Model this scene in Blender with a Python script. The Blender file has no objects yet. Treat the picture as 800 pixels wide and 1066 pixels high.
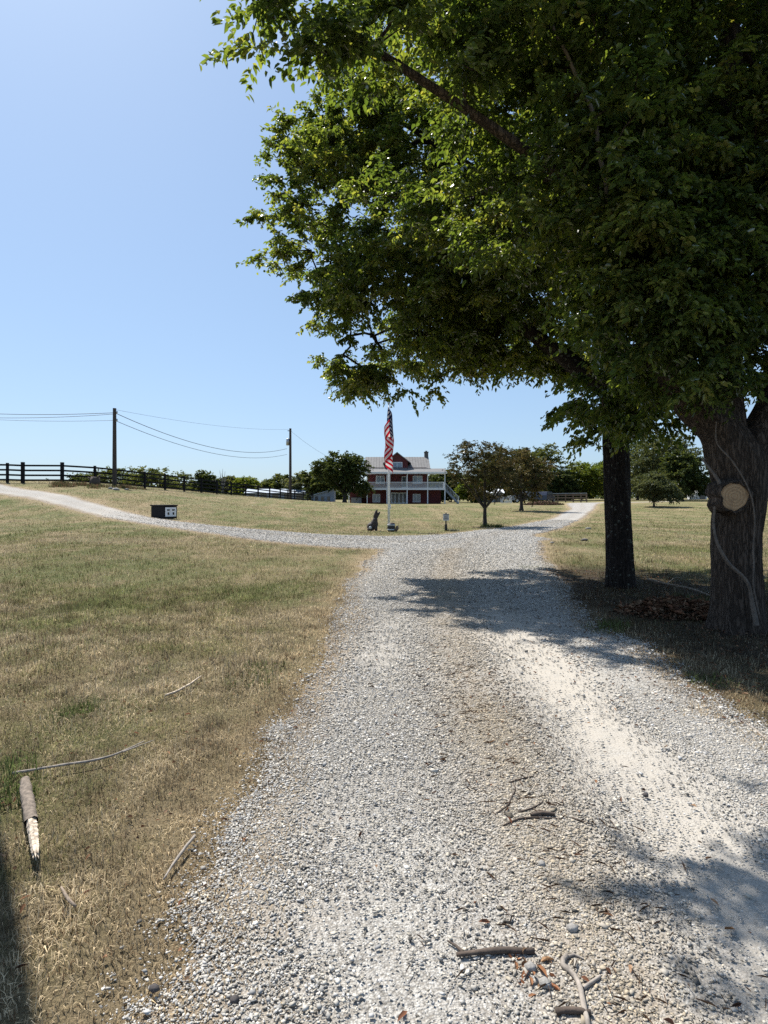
import bpy, math, random
import numpy as np
from mathutils import Vector, Matrix

random.seed(7)
RNG = np.random.default_rng(7)
sc = bpy.context.scene
COL = sc.collection
CAM_H = 1.55
FPX, HORIZ, CXP = 620.0, 518.0, 400.0          # focal length and horizon of the 800x1066 photograph


def at(px, py, d):
    return np.array([(px - CXP) / FPX * d, d, CAM_H + (HORIZ - py) / FPX * d])


# ------------------------------------------------------------------ noise
def _hash(ix, iy, seed):
    h = (ix.astype(np.int64) * 374761393 + iy.astype(np.int64) * 668265263 + seed * 1442695041) & 0xFFFFFFFF
    h = ((h ^ (h >> 13)) * 1274126177) & 0xFFFFFFFF
    h = h ^ (h >> 16)
    return (h & 0xFFFFFF) / float(0xFFFFFF)


def vn(x, y, seed=0):
    x = np.asarray(x, float); y = np.asarray(y, float)
    ix = np.floor(x); iy = np.floor(y)
    fx = x - ix; fy = y - iy
    fx = fx * fx * (3 - 2 * fx); fy = fy * fy * (3 - 2 * fy)
    a = _hash(ix, iy, seed); b = _hash(ix + 1, iy, seed)
    c = _hash(ix, iy + 1, seed); d = _hash(ix + 1, iy + 1, seed)
    return (a * (1 - fx) + b * fx) * (1 - fy) + (c * (1 - fx) + d * fx) * fy


def fbm(x, y, seed=0, oct=4):
    s = 0; a = .5; t = 0
    for k in range(oct):
        s = s + a * vn(x * 2 ** k, y * 2 ** k, seed + k); t += a; a *= .5
    return s / t


# ------------------------------------------------------------------ terrain
CTRL = []
for _x in (-6, -3, 0, 3, 6):
    for _y in (-20, -8, 0, 5, 10):
        CTRL.append((_x, _y, 0.0))
CTRL += [(-25.8, 40, 2.07), (-20.3, 36, 1.64), (-15.5, 32, .93), (-11.5, 28.5, .51), (-8.2, 25.5, .32),
         (-3.4, 21, .17), (0, 20, 0.02), (4, 20, 0.0), (3, 15, 0), (-3, 15, .04), (-7, 11, .10), (-18, 28, .56),
         (-21.9, 34, 1.17), (-27.7, 43, 2.62), (-26.6, 44, 2.6), (-23.8, 44, 2.6), (-21.7, 48, 2.5),
         (-18.4, 55, 2.08), (-17.2, 71, 1.78), (-13.9, 88, 1.2), (-11.2, 94, .94), (-11.5, 31, .55),
         (-8, 33, .36), (-12.5, 52, .96), (0, 90, .6), (8, 90, .6), (-6, 90, .65), (0, 50, .2), (0, 36, -.03),
         (.24, 29, -.09), (3.2, 29, -.09), (8.3, 33, -.12), (14.5, 47, -.08), (22, 66, .3), (28.5, 85, .73),
         (29.8, 66, .52), (11, 23, 0), (38, 60, .42), (8, 60, .33), (14, 80, .6), (20, 105, .7), (35, 110, .8),
         (10, 10, 0), (16, 12, 0), (10, 0, 0), (30, 20, .1), (30, 0, 0.0), (-15, 0, .1), (-15, 12, .2), (-30, 10, .4),
         (-40, 48, 3.0), (-60, 40, 3.2), (-60, 90, 2.6), (-30, 90, 1.7), (-25, 130, 1.0), (0, 130, .8), (60, 60, .8),
         (60, 110, 1.2), (0, 220, .9), (-120, 200, 1.4), (120, 200, 1.4), (-120, 30, 2.5), (120, 30, .6),
         (0, -60, 0), (-80, -60, .5), (80, -60, .2), (0, 420, 1.2), (-300, 400, 1.3), (300, 400, 1.3),
         (-300, 0, 1.4), (300, 0, 1.0), (0, -200, 0.2)]
CTRL = np.array(CTRL, float)


def _tps_k(r2):
    return np.where(r2 > 1e-9, .5 * r2 * np.log(np.maximum(r2, 1e-9)), 0.0)


_n = len(CTRL)
_d2 = ((CTRL[:, None, :2] - CTRL[None, :, :2]) ** 2).sum(-1)
_K = _tps_k(_d2) + np.eye(_n) * .6
_Pm = np.c_[np.ones(_n), CTRL[:, :2]]
_A = np.zeros((_n + 3, _n + 3)); _A[:_n, :_n] = _K; _A[:_n, _n:] = _Pm; _A[_n:, :_n] = _Pm.T
_W = np.linalg.solve(_A, np.r_[CTRL[:, 2], 0, 0, 0])


def gz(x, y):
    x = np.asarray(x, float); y = np.asarray(y, float)
    sh = x.shape; xf = np.clip(x.ravel(), -320, 320); yf = np.clip(y.ravel(), -220, 440)
    out = np.empty(len(xf))
    for i in range(0, len(xf), 20000):
        a = xf[i:i + 20000]; b = yf[i:i + 20000]
        r2 = (a[:, None] - CTRL[None, :, 0]) ** 2 + (b[:, None] - CTRL[None, :, 1]) ** 2
        out[i:i + 20000] = _tps_k(r2) @ _W[:_n] + _W[_n] + _W[_n + 1] * a + _W[_n + 2] * b
    return out.reshape(sh)


def g1(x, y):
    return float(gz(np.array([x]), np.array([y]))[0])


def on(px, d):
    x = (px - CXP) / FPX * d
    return np.array([x, d, g1(x, d)])


# ------------------------------------------------------------------ roads (distance to centre lines)
LANE = np.array([(.95, -6, 1.56), (.95, 2, 1.55), (.93, 4, 1.55), (.98, 6, 1.57), (1.05, 8, 1.58), (1.45, 12, 1.95), (2.1, 16.5, 2.3),
                 (3.4, 22, 2.2), (5.2, 27, 1.75), (8.3, 33, 1.5), (11.3, 40, 1.2), (14.5, 47, 1.1), (18.4, 57, 1.2), (22, 66, 1.3),
                 (28.5, 85, 2.2), (33, 88.5, 2.0), (45, 92, 1.8)], float)
BRANCH = np.array([(3.6, 23, 2.6), (1.2, 20.8, 3.0), (-1, 20.6, 2.7), (-3.4, 21.4, 2.1), (-8.2, 25.5, 1.3), (-11.5, 28.5, 1.1), (-15.5, 32, .98),
                   (-20.3, 36, .98), (-25.8, 40, 1.1), (-36, 46, 1.6)], float)


def smooth_line(P, n):
    out = []
    for i in range(len(P) - 1):
        p0 = P[max(i - 1, 0)]; p1 = P[i]; p2 = P[i + 1]; p3 = P[min(i + 2, len(P) - 1)]
        for k in range(n):
            t = k / n
            out.append(.5 * ((2 * p1) + (-p0 + p2) * t + (2 * p0 - 5 * p1 + 4 * p2 - p3) * t * t + (-p0 + 3 * p1 - 3 * p2 + p3) * t ** 3))
    out.append(P[-1])
    return np.array(out)


LANE_S = smooth_line(LANE, 6); BRANCH_S = smooth_line(BRANCH, 6)


def road_sd(x, y):
    """signed distance to the gravel edge (negative on the gravel) and signed lateral offset from the lane centre"""
    x = np.asarray(x, float); y = np.asarray(y, float)
    best = np.full(x.shape, 1e9); lat = np.zeros(x.shape); latd = np.full(x.shape, 1e9)
    for S in (LANE_S, BRANCH_S):
        for i in range(len(S) - 1):
            ax, ay, aw = S[i]; bx, by, bw = S[i + 1]
            dx, dy = bx - ax, by - ay; L2 = dx * dx + dy * dy
            t = np.clip(((x - ax) * dx + (y - ay) * dy) / L2, 0, 1)
            qx = x - (ax + t * dx); qy = y - (ay + t * dy)
            d = np.hypot(qx, qy)
            best = np.minimum(best, d - (aw + t * (bw - aw)))
            m = d < latd
            s = np.sign(qx * dy - qy * dx)
            lat = np.where(m, s * d, lat); latd = np.where(m, d, latd)
    return best, lat


def edge_noise(x, y):
    return (fbm(x * .8, y * .8, 31) - .5) * .36 + (fbm(x * 4, y * 4, 32) - .5) * .26 + .05


def tree_soil_shade(x, y):
    """worn, leaf littered earth around the two big trees, plus canopy shade painted into its colour"""
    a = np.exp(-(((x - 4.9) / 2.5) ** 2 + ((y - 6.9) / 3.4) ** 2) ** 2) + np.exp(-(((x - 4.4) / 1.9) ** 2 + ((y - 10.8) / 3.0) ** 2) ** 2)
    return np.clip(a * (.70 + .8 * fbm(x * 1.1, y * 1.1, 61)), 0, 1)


# ------------------------------------------------------------------ mesh helpers
def mesh_arrays(name, V, faces, attrs=None, smooth=False):
    """V (n,3); faces = list of (m,k) index arrays; attrs name -> (n,) floats or (n,4) colours on points"""
    me = bpy.data.meshes.new(name)
    V = np.ascontiguousarray(V, dtype=np.float32)
    me.vertices.add(len(V)); me.vertices.foreach_set('co', V.ravel())
    faces = [np.asarray(f, dtype=np.int32) for f in faces if len(f)]
    loops = np.concatenate([f.ravel() for f in faces])
    tot = np.concatenate([np.full(len(f), f.shape[1], np.int32) for f in faces])
    start = np.concatenate([[0], np.cumsum(tot)[:-1]]).astype(np.int32)
    me.loops.add(len(loops)); me.loops.foreach_set('vertex_index', loops)
    me.polygons.add(len(tot)); me.polygons.foreach_set('loop_start', start); me.polygons.foreach_set('loop_total', tot)
    if smooth:
        me.polygons.foreach_set('use_smooth', np.ones(len(tot), bool))
    me.update(calc_edges=True)
    for k, a in (attrs or {}).items():
        a = np.asarray(a, np.float32)
        if a.ndim == 1:
            me.attributes.new(k, 'FLOAT', 'POINT').data.foreach_set('value', a)
        else:
            me.attributes.new(k, 'FLOAT_COLOR', 'POINT').data.foreach_set('color', a.ravel())
    return me


def link(name, me, mat=None, parent=None, loc=None):
    o = bpy.data.objects.new(name, me)
    COL.objects.link(o)
    if mat is not None and me is not None:
        for m in (mat if isinstance(mat, (list, tuple)) else [mat]):
            me.materials.append(m)
    if parent is not None:
        o.parent = parent
    if loc is not None:
        o.location = tuple(float(v) for v in loc)
    return o


def tag(o, label=None, cat=None, group=None, kind=None):
    if label: o['label'] = label
    if cat: o['category'] = cat
    if group: o['group'] = group
    if kind: o['kind'] = kind
    return o


def thing(name, label, cat, loc, rz=0, group=None):
    o = link(name, None, loc=loc)
    o.empty_display_size = .2
    o.rotation_euler = (0, 0, rz)
    return tag(o, label, cat, group)


def copy_thing(o):
    c = o.copy(); COL.objects.link(c)
    for ch in list(o.children):
        d = ch.copy(); COL.objects.link(d); d.parent = c
        for g in list(ch.children):
            e = g.copy(); COL.objects.link(e); e.parent = d
    return c


class MB:
    def __init__(s):
        s.v = []; s.f = []; s.mi = []

    def add(s, V, F, m=0):
        b = len(s.v)
        s.v += [tuple(map(float, p)) for p in V]
        for f in F:
            s.f.append(tuple(b + i for i in f)); s.mi.append(m)
        return s

    def box(s, c, size, rz=0, m=0, top=1.0):
        cx, cy, cz = c; x, y, z = [k / 2 for k in size]
        V = []
        for dz in (-z, z):
            k = top if dz > 0 else 1
            for dx, dy in ((-x, -y), (x, -y), (x, y), (-x, y)):
                dx *= k; dy *= k
                V.append((cx + dx * math.cos(rz) - dy * math.sin(rz), cy + dx * math.sin(rz) + dy * math.cos(rz), cz + dz))
        return s.add(V, [(3, 2, 1, 0), (4, 5, 6, 7), (0, 1, 5, 4), (1, 2, 6, 5), (2, 3, 7, 6), (3, 0, 4, 7)], m)

    def bar(s, a, b, w, h, m=0):
        """rectangular bar from a to b, h measured along world z as far as possible"""
        a = Vector(a); b = Vector(b); t = (b - a).normalized()
        up = Vector((0, 0, 1)) if abs(t.z) < .95 else Vector((0, 1, 0))
        sd = t.cross(up).normalized(); up = sd.cross(t)
        V = []
        for p in (a, b):
            for i, j in ((-1, -1), (1, -1), (1, 1), (-1, 1)):
                V.append(p + sd * (i * w / 2) + up * (j * h / 2))
        return s.add(V, [(3, 2, 1, 0), (4, 5, 6, 7), (0, 1, 5, 4), (1, 2, 6, 5), (2, 3, 7, 6), (3, 0, 4, 7)], m)

    def prism(s, pts, axis, lo, hi, m=0):
        """polygon pts (2D) extruded along axis 'x' or 'y' between lo and hi; pts are (other, z)"""
        n = len(pts); V = []
        for e in (lo, hi):
            for p, z in pts:
                V.append((e, p, z) if axis == 'x' else (p, e, z))
        F = [tuple(range(n)), tuple(range(2 * n - 1, n - 1, -1))]
        for i in range(n):
            j = (i + 1) % n
            F.append((j, i, n + i, n + j))
        return s.add(V, F, m)

    def tube(s, pts, rad, seg=8, m=0):
        V, F = tube_arrays(np.array(pts, float), np.array(rad, float), seg)
        return s.add(V, [tuple(f) for f in F] + [tuple(range(seg - 1, -1, -1)), tuple(range(len(V) - seg, len(V)))], m)

    def ball(s, c, r, nu=12, nv=8, m=0):
        r = (r, r, r) if np.isscalar(r) else r
        V = []; F = []
        for j in range(nv + 1):
            th = math.pi * j / nv
            for i in range(nu):
                ph = 2 * math.pi * i / nu
                V.append((c[0] + r[0] * math.sin(th) * math.cos(ph), c[1] + r[1] * math.sin(th) * math.sin(ph), c[2] + r[2] * math.cos(th)))
        for j in range(nv):
            for i in range(nu):
                k = (i + 1) % nu
                F.append((j * nu + i, (j + 1) * nu + i, (j + 1) * nu + k, j * nu + k))
        return s.add(V, F, m)

    def build(s, name, mat, parent=None, loc=None, smooth=False, bevel=0):
        me = bpy.data.meshes.new(name)
        me.from_pydata(s.v, [], s.f)
        me.polygons.foreach_set('material_index', s.mi)
        if smooth:
            me.polygons.foreach_set('use_smooth', [True] * len(s.f))
        me.update()
        o = link(name, me, mat, parent, loc)
        if bevel:
            b = o.modifiers.new('bevel', 'BEVEL'); b.width = bevel; b.segments = 2; b.limit_method = 'ANGLE'
        return o


def tube_arrays(P, R, seg, disp=None):
    n = len(P)
    T = np.gradient(P, axis=0)
    T /= np.linalg.norm(T, axis=1)[:, None] + 1e-12
    ref = np.array([1., 0, 0]) if abs(T[0, 0]) < .9 else np.array([0, 1., 0])
    ang = np.linspace(0, 2 * np.pi, seg, endpoint=False)
    V = np.empty((n, seg, 3))
    u = ref
    for i in range(n):
        u = u - T[i] * (u @ T[i]); u = u / (np.linalg.norm(u) + 1e-12)
        w = np.cross(T[i], u)
        rr = R[i] if disp is None else R[i] * disp[i]
        V[i] = P[i] + (np.cos(ang)[:, None] * u + np.sin(ang)[:, None] * w) * (np.asarray(rr)[..., None] if disp is not None else rr)
    idx = np.arange(n * seg).reshape(n, seg)
    a = idx[:-1]; b = np.roll(a, -1, 1); c = np.roll(idx[1:], -1, 1); d = idx[1:]
    F = np.stack([a, b, c, d], -1).reshape(-1, 4)
    return V.reshape(-1, 3), F


def resample(P, R, step):
    P = np.array(P, float); R = np.array(R, float)
    Q = smooth_line(np.c_[P, R], 8)
    L = np.r_[0, np.cumsum(np.linalg.norm(np.diff(Q[:, :3], axis=0), axis=1))]
    n = max(2, int(L[-1] / step) + 1)
    s = np.linspace(0, L[-1], n)
    return np.stack([np.interp(s, L, Q[:, k]) for k in range(3)], 1), np.interp(s, L, Q[:, 3])


# ------------------------------------------------------------------ materials
class NT:
    def __init__(s, name):
        s.m = bpy.data.materials.new(name); s.m.use_nodes = True
        s.t = s.m.node_tree; s.t.nodes.clear()
        s.out = s.t.nodes.new('ShaderNodeOutputMaterial')

    def n(s, typ, ins=None, **kw):
        nd = s.t.nodes.new('ShaderNode' + typ)
        for k, v in kw.items():
            setattr(nd, k, v)
        for k, v in (ins or {}).items():
            sk = nd.inputs[k]
            if hasattr(v, 'is_output') or isinstance(v, bpy.types.NodeSocket):
                s.t.links.new(v, sk)
            else:
                sk.default_value = v
        return nd

    def ramp(s, fac, stops):
        r = s.n('ValToRGB', {0: fac}); e = r.color_ramp.elements
        while len(e) < len(stops): e.new(.5)
        for i, (p, c) in enumerate(stops):
            e[i].position = p; e[i].color = (*c, 1) if len(c) == 3 else c
        return r.outputs[0]

    def mix(s, f, a, b, bt='MIX'):
        m = s.n('Mix', data_type='RGBA', blend_type=bt)
        for sk, v in ((m.inputs[0], f), (m.inputs[6], a), (m.inputs[7], b)):
            if isinstance(v, bpy.types.NodeSocket): s.t.links.new(v, sk)
            else: sk.default_value = v if not isinstance(v, tuple) or len(v) == 4 else (*v, 1)
        return m.outputs[2]

    def math(s, op, a, b=0.0):
        m = s.n('Math', operation=op)
        for sk, v in ((m.inputs[0], a), (m.inputs[1], b)):
            if isinstance(v, bpy.types.NodeSocket): s.t.links.new(v, sk)
            else: sk.default_value = v
        return m.outputs[0]

    def surf(s, sh):
        s.t.links.new(sh, s.out.inputs[0]); return s.m


def simple(name, col, rough=.6, scale=8, amp=.25, bump=.0, metallic=0, spec=.5, stretch=(1, 1, 1), col2=None):
    t = NT(name)
    tc = t.n('TexCoord')
    mp = t.n('Mapping', {'Vector': tc.outputs['Object'], 'Scale': stretch})
    no = t.n('TexNoise', {'Vector': mp.outputs[0], 'Scale': scale, 'Detail': 6, 'Roughness': .65})
    lo = tuple(c * (1 - amp) for c in col); hi = tuple(min(1, c * (1 + amp)) for c in (col2 or col))
    c = t.ramp(no.outputs[0], [(.3, lo), (.7, hi)])
    p = t.n('BsdfPrincipled', {'Base Color': c, 'Roughness': rough, 'Metallic': metallic, 'Specular IOR Level': spec})
    if bump:
        b = t.n('Bump', {'Height': no.outputs[0], 'Strength': 1.0, 'Distance': bump})
        t.t.links.new(b.outputs[0], p.inputs['Normal'])
    return t.surf(p.outputs[0])


def leaf_mat(name, stops, trans=.45, tint=(1.5, 1.35, .6), gloss=.06):
    t = NT(name)
    at_ = t.n('Attribute', attribute_name='rnd')
    c = t.ramp(at_.outputs['Fac'], stops)
    d = t.n('BsdfDiffuse', {'Color': c})
    tc = t.mix(1.0, c, (*tint, 1), 'MULTIPLY')
    tr = t.n('BsdfTranslucent', {'Color': tc})
    m1 = t.n('MixShader', {0: trans, 1: d.outputs[0], 2: tr.outputs[0]})
    g = t.n('BsdfGlossy', {'Color': (1, 1, 1, 1), 'Roughness': .38})
    lw = t.n('LayerWeight', {'Blend': .25})
    f = t.math('MULTIPLY', lw.outputs['Fresnel'], gloss)
    m2 = t.n('MixShader', {0: f, 1: m1.outputs[0], 2: g.outputs[0]})
    return t.surf(m2.outputs[0])


def bark_mat(name, dark, light, scale=1.0, lichen=0.0):
    t = NT(name)
    tc = t.n('TexCoord')
    mp = t.n('Mapping', {'Vector': tc.outputs['Object'], 'Scale': (1, 1, .13)})
    w = t.n('TexNoise', {'Vector': mp.outputs[0], 'Scale': 6 * scale, 'Detail': 5, 'Roughness': .65})
    dv = t.mix(.24, mp.outputs[0], w.outputs[1])
    v = t.n('TexVoronoi', {'Vector': dv, 'Scale': 26 * scale}, feature='DISTANCE_TO_EDGE')
    n2 = t.n('TexNoise', {'Vector': mp.outputs[0], 'Scale': 30 * scale, 'Detail': 6})
    h = t.math('ADD', t.math('MINIMUM', v.outputs[0], .22), t.math('MULTIPLY', n2.outputs[0], .16))
    c = t.ramp(h, [(.06, dark), (.24, light)])
    n3 = t.n('TexNoise', {'Vector': tc.outputs['Object'], 'Scale': 3, 'Detail': 4})
    c = t.mix(t.math('MULTIPLY', n3.outputs[0], .6), c, tuple(k * .55 for k in light))
    if lichen:
        n4 = t.n('TexNoise', {'Vector': tc.outputs['Object'], 'Scale': 14, 'Detail': 3})
        c = t.mix(t.ramp(n4.outputs[0], [(.62, (0, 0, 0)), (.68, (lichen,) * 3)]), c, (.26, .27, .22))
    b = t.n('Bump', {'Height': h, 'Strength': 1.0, 'Distance': .06})
    p = t.n('BsdfPrincipled', {'Base Color': c, 'Roughness': .9, 'Specular IOR Level': .15, 'Normal': b.outputs[0]})
    return t.surf(p.outputs[0])


def attr_col_mat(name, rough=.85, trans=0.0, bump=0):
    t = NT(name)
    a = t.n('Attribute', attribute_name='col')
    if trans:
        d = t.n('BsdfDiffuse', {'Color': a.outputs['Color']}); tr = t.n('BsdfTranslucent', {'Color': a.outputs['Color']})
        return t.surf(t.n('MixShader', {0: trans, 1: d.outputs[0], 2: tr.outputs[0]}).outputs[0])
    c = a.outputs['Color']
    p = t.n('BsdfPrincipled', {'Base Color': c, 'Roughness': rough, 'Specular IOR Level': .3})
    return t.surf(p.outputs[0])


M = {}
M['black_wood'] = simple('black_wood', (.010, .009, .011), .85, 6, .5, spec=.2, stretch=(1, 1, 4))
M['pole_wood'] = simple('pole_wood', (.055, .042, .035), .85, 10, .5, stretch=(3, 3, .3))
M['white_paint'] = simple('white_paint', (.72, .74, .76), .5, 3, .12)
M['red_siding'] = None
M['metal_roof'] = simple('metal_roof', (.155, .15, .147), .7, 2, .2, spec=.2)
M['stone_dark'] = simple('stone_dark', (.10, .09, .085), .9, 6, .5, .02)
M['glass_dark'] = simple('glass_dark', (.05, .06, .075), .08, 1, .2, spec=.8)
M['glass_pale'] = simple('glass_pale', (.22, .27, .33), .1, 1, .3, spec=.8)
M['wire'] = simple('wire', (.06, .065, .075), .6)
M['steel'] = simple('steel', (.42, .43, .45), .4, 4, .15, metallic=.6)
M['dark_iron'] = simple('dark_iron', (.022, .02, .02), .6, 9, .4)
M['pale_blue_metal'] = simple('pale_blue_metal', (.30, .37, .46), .5, 1.2, .15)
M['grey_board'] = simple('grey_board', (.24, .27, .31), .8, 2, .3)
M['grey_blue_metal'] = simple('grey_blue_metal', (.22, .27, .33), .6, 1.2, .25)
M['white_board'] = simple('white_board', (.46, .48, .50), .7, 2, .2)
M['carved_wood'] = simple('carved_wood', (.045, .033, .027), .75, 14, .6, .01)
M['cut_wood'] = None
M['grey_paint'] = simple('grey_paint', (.20, .22, .26), .3, 1, .06, spec=.6)
M['navy_paint'] = simple('navy_paint', (.018, .025, .05), .25, 1, .06, spec=.6)
M['tyre'] = simple('tyre', (.012, .012, .012), .9)
M['brown_board'] = simple('brown_board', (.15, .105, .075), .85, 6, .4)
M['stick'] = simple('stick', (.20, .155, .115), .9, 30, .45, .003)
M['stick_grey'] = simple('stick_grey', (.27, .235, .20), .9, 30, .4, .003)
M['stick_dark'] = simple('stick_dark', (.075, .055, .042), .9, 30, .5, .003)
M['log_bark'] = simple('log_bark', (.17, .135, .105), .9, 40, .6, .006)
M['pale_wood'] = simple('pale_wood', (.30, .235, .17), .9, 42, .65, .006, col2=(.52, .43, .33))
M['gravel_stone'] = attr_col_mat('gravel_stone', .9)
M['grass_blade'] = attr_col_mat('grass_blade', .8, .3)
M['dead_leaf'] = attr_col_mat('dead_leaf', .9, .15)
M['bark_near'] = bark_mat('bark_near', (.010, .007, .006), (.105, .078, .060), 1.0)
M['bark_dark'] = bark_mat('bark_dark', (.007, .005, .004), (.042, .032, .027), 1.2, .5)
M['bark_far'] = simple('bark_far', (.035, .028, .022), .9, 5, .4)
M['vine_bark'] = simple('vine_bark', (.12, .095, .075), .9, 20, .4, .004)
M['rock_dark'] = simple('rock_dark', (.06, .052, .05), .9, 30, .5, .004)
M['stone_pale'] = simple('stone_pale', (.27, .255, .235), .9, 30, .45, .006)

G1 = [(0, (.042, .066, .021)), (.45, (.078, .108, .033)), (.8, (.128, .152, .048)), (1, (.19, .187, .066))]
M['leaf_near'] = leaf_mat('leaf_near', G1, .55, (2.4, 2.3, .8), .13)
M['leaf_far'] = leaf_mat('leaf_far', [(0, (.030, .046, .016)), (.6, (.068, .090, .032)), (1, (.12, .14, .05))], .4)
M['leaf_bright'] = leaf_mat('leaf_bright', [(0, (.06, .095, .016)), (.6, (.11, .155, .03)), (1, (.16, .19, .04))], .4)
M['leaf_apple'] = leaf_mat('leaf_apple', [(0, (.034, .040, .016)), (.5, (.070, .070, .028)), (.78, (.11, .08, .04)), (1, (.17, .15, .07))], .3, (1.3, 1.15, .7))
M['leaf_grey'] = leaf_mat('leaf_grey', [(0, (.05, .066, .032)), (.6, (.095, .112, .06)), (1, (.15, .16, .09))], .35)


def siding():
    t = NT('red_siding')
    tc = t.n('TexCoord')
    w = t.n('TexWave', {'Vector': tc.outputs['Object'], 'Scale': 2.2, 'Distortion': 0}, bands_direction='Z', wave_profile='SAW')
    no = t.n('TexNoise', {'Vector': tc.outputs['Object'], 'Scale': 1.5, 'Detail': 4})
    c = t.ramp(no.outputs[0], [(.3, (.075, .0050, .008)), (.7, (.105, .008, .012))])
    b = t.n('Bump', {'Height': w.outputs[0], 'Strength': .6, 'Distance': .03})
    p = t.n('BsdfPrincipled', {'Base Color': c, 'Roughness': .6, 'Normal': b.outputs[0]})
    return t.surf(p.outputs[0])


M['red_siding'] = siding()


def cutwood():
    t = NT('cut_wood')
    tc = t.n('TexCoord')
    w = t.n('TexWave', {'Vector': tc.outputs['Object'], 'Scale': 9, 'Distortion': 4, 'Detail': 3, 'Detail Scale': 2}, wave_type='RINGS', rings_direction='Y')
    no = t.n('TexNoise', {'Vector': tc.outputs['Object'], 'Scale': 12, 'Detail': 6})
    c = t.ramp(w.outputs[0], [(0, (.34, .205, .105)), (1, (.46, .295, .16))])
    c = t.mix(t.ramp(no.outputs[0], [(.5, (0, 0, 0)), (.75, (.6, .6, .6))]), c, (.22, .13, .07))
    p = t.n('BsdfPrincipled', {'Base Color': c, 'Roughness': .85})
    return t.surf(p.outputs[0])


M['cut_wood'] = cutwood()


def lawn_mat():
    t = NT('dry_lawn')
    tc = t.n('TexCoord'); ob = tc.outputs['Object']
    n1 = t.n('TexNoise', {'Vector': ob, 'Scale': .28, 'Detail': 5, 'Roughness': .6})
    n2 = t.n('TexNoise', {'Vector': ob, 'Scale': 3.2, 'Detail': 6, 'Roughness': .7})
    n3 = t.n('TexNoise', {'Vector': ob, 'Scale': 45, 'Detail': 6, 'Roughness': .75})
    mp = t.n('Mapping', {'Vector': ob, 'Rotation': (0, 0, .5), 'Scale': (1, .12, 1)})
    n4 = t.n('TexNoise', {'Vector': mp.outputs[0], 'Scale': 1.1, 'Detail': 3})
    s = t.math('ADD', t.math('MULTIPLY', n1.outputs[0], .75), t.math('ADD', t.math('MULTIPLY', n2.outputs[0], .42), t.math('MULTIPLY', n4.outputs[0], .45)))
    green = t.ramp(s, [(.62, (.30, .23, .14)), (.76, (.215, .18, .095)), (.88, (.15, .15, .065)), (1.04, (.10, .12, .04))])
    dry = t.n('Attribute', attribute_name='dry')
    f = t.math('MULTIPLY', dry.outputs['Fac'], t.math('ADD', t.math('MULTIPLY', n2.outputs[0], 1.2), .3))
    c = t.mix(f, green, (.36, .275, .175))
    fine = t.ramp(n3.outputs[0], [(.28, (.42, .42, .40)), (.52, (1, 1, 1)), (.75, (1.5, 1.45, 1.35))])
    so = t.n('Attribute', attribute_name='soil_shade')
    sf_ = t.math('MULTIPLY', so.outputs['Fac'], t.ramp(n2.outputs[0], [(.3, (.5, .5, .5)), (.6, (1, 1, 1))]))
    c = t.mix(sf_, c, (.055, .041, .031))  # bare littered earth, coloured extra dark to deepen the canopy shade
    c = t.mix(1.0, c, fine, 'MULTIPLY')
    b = t.n('Bump', {'Height': n3.outputs[0], 'Strength': 1.0, 'Distance': .05})
    p = t.n('BsdfPrincipled', {'Base Color': c, 'Roughness': .95, 'Specular IOR Level': .1, 'Normal': b.outputs[0]})
    return t.surf(p.outputs[0])


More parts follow.
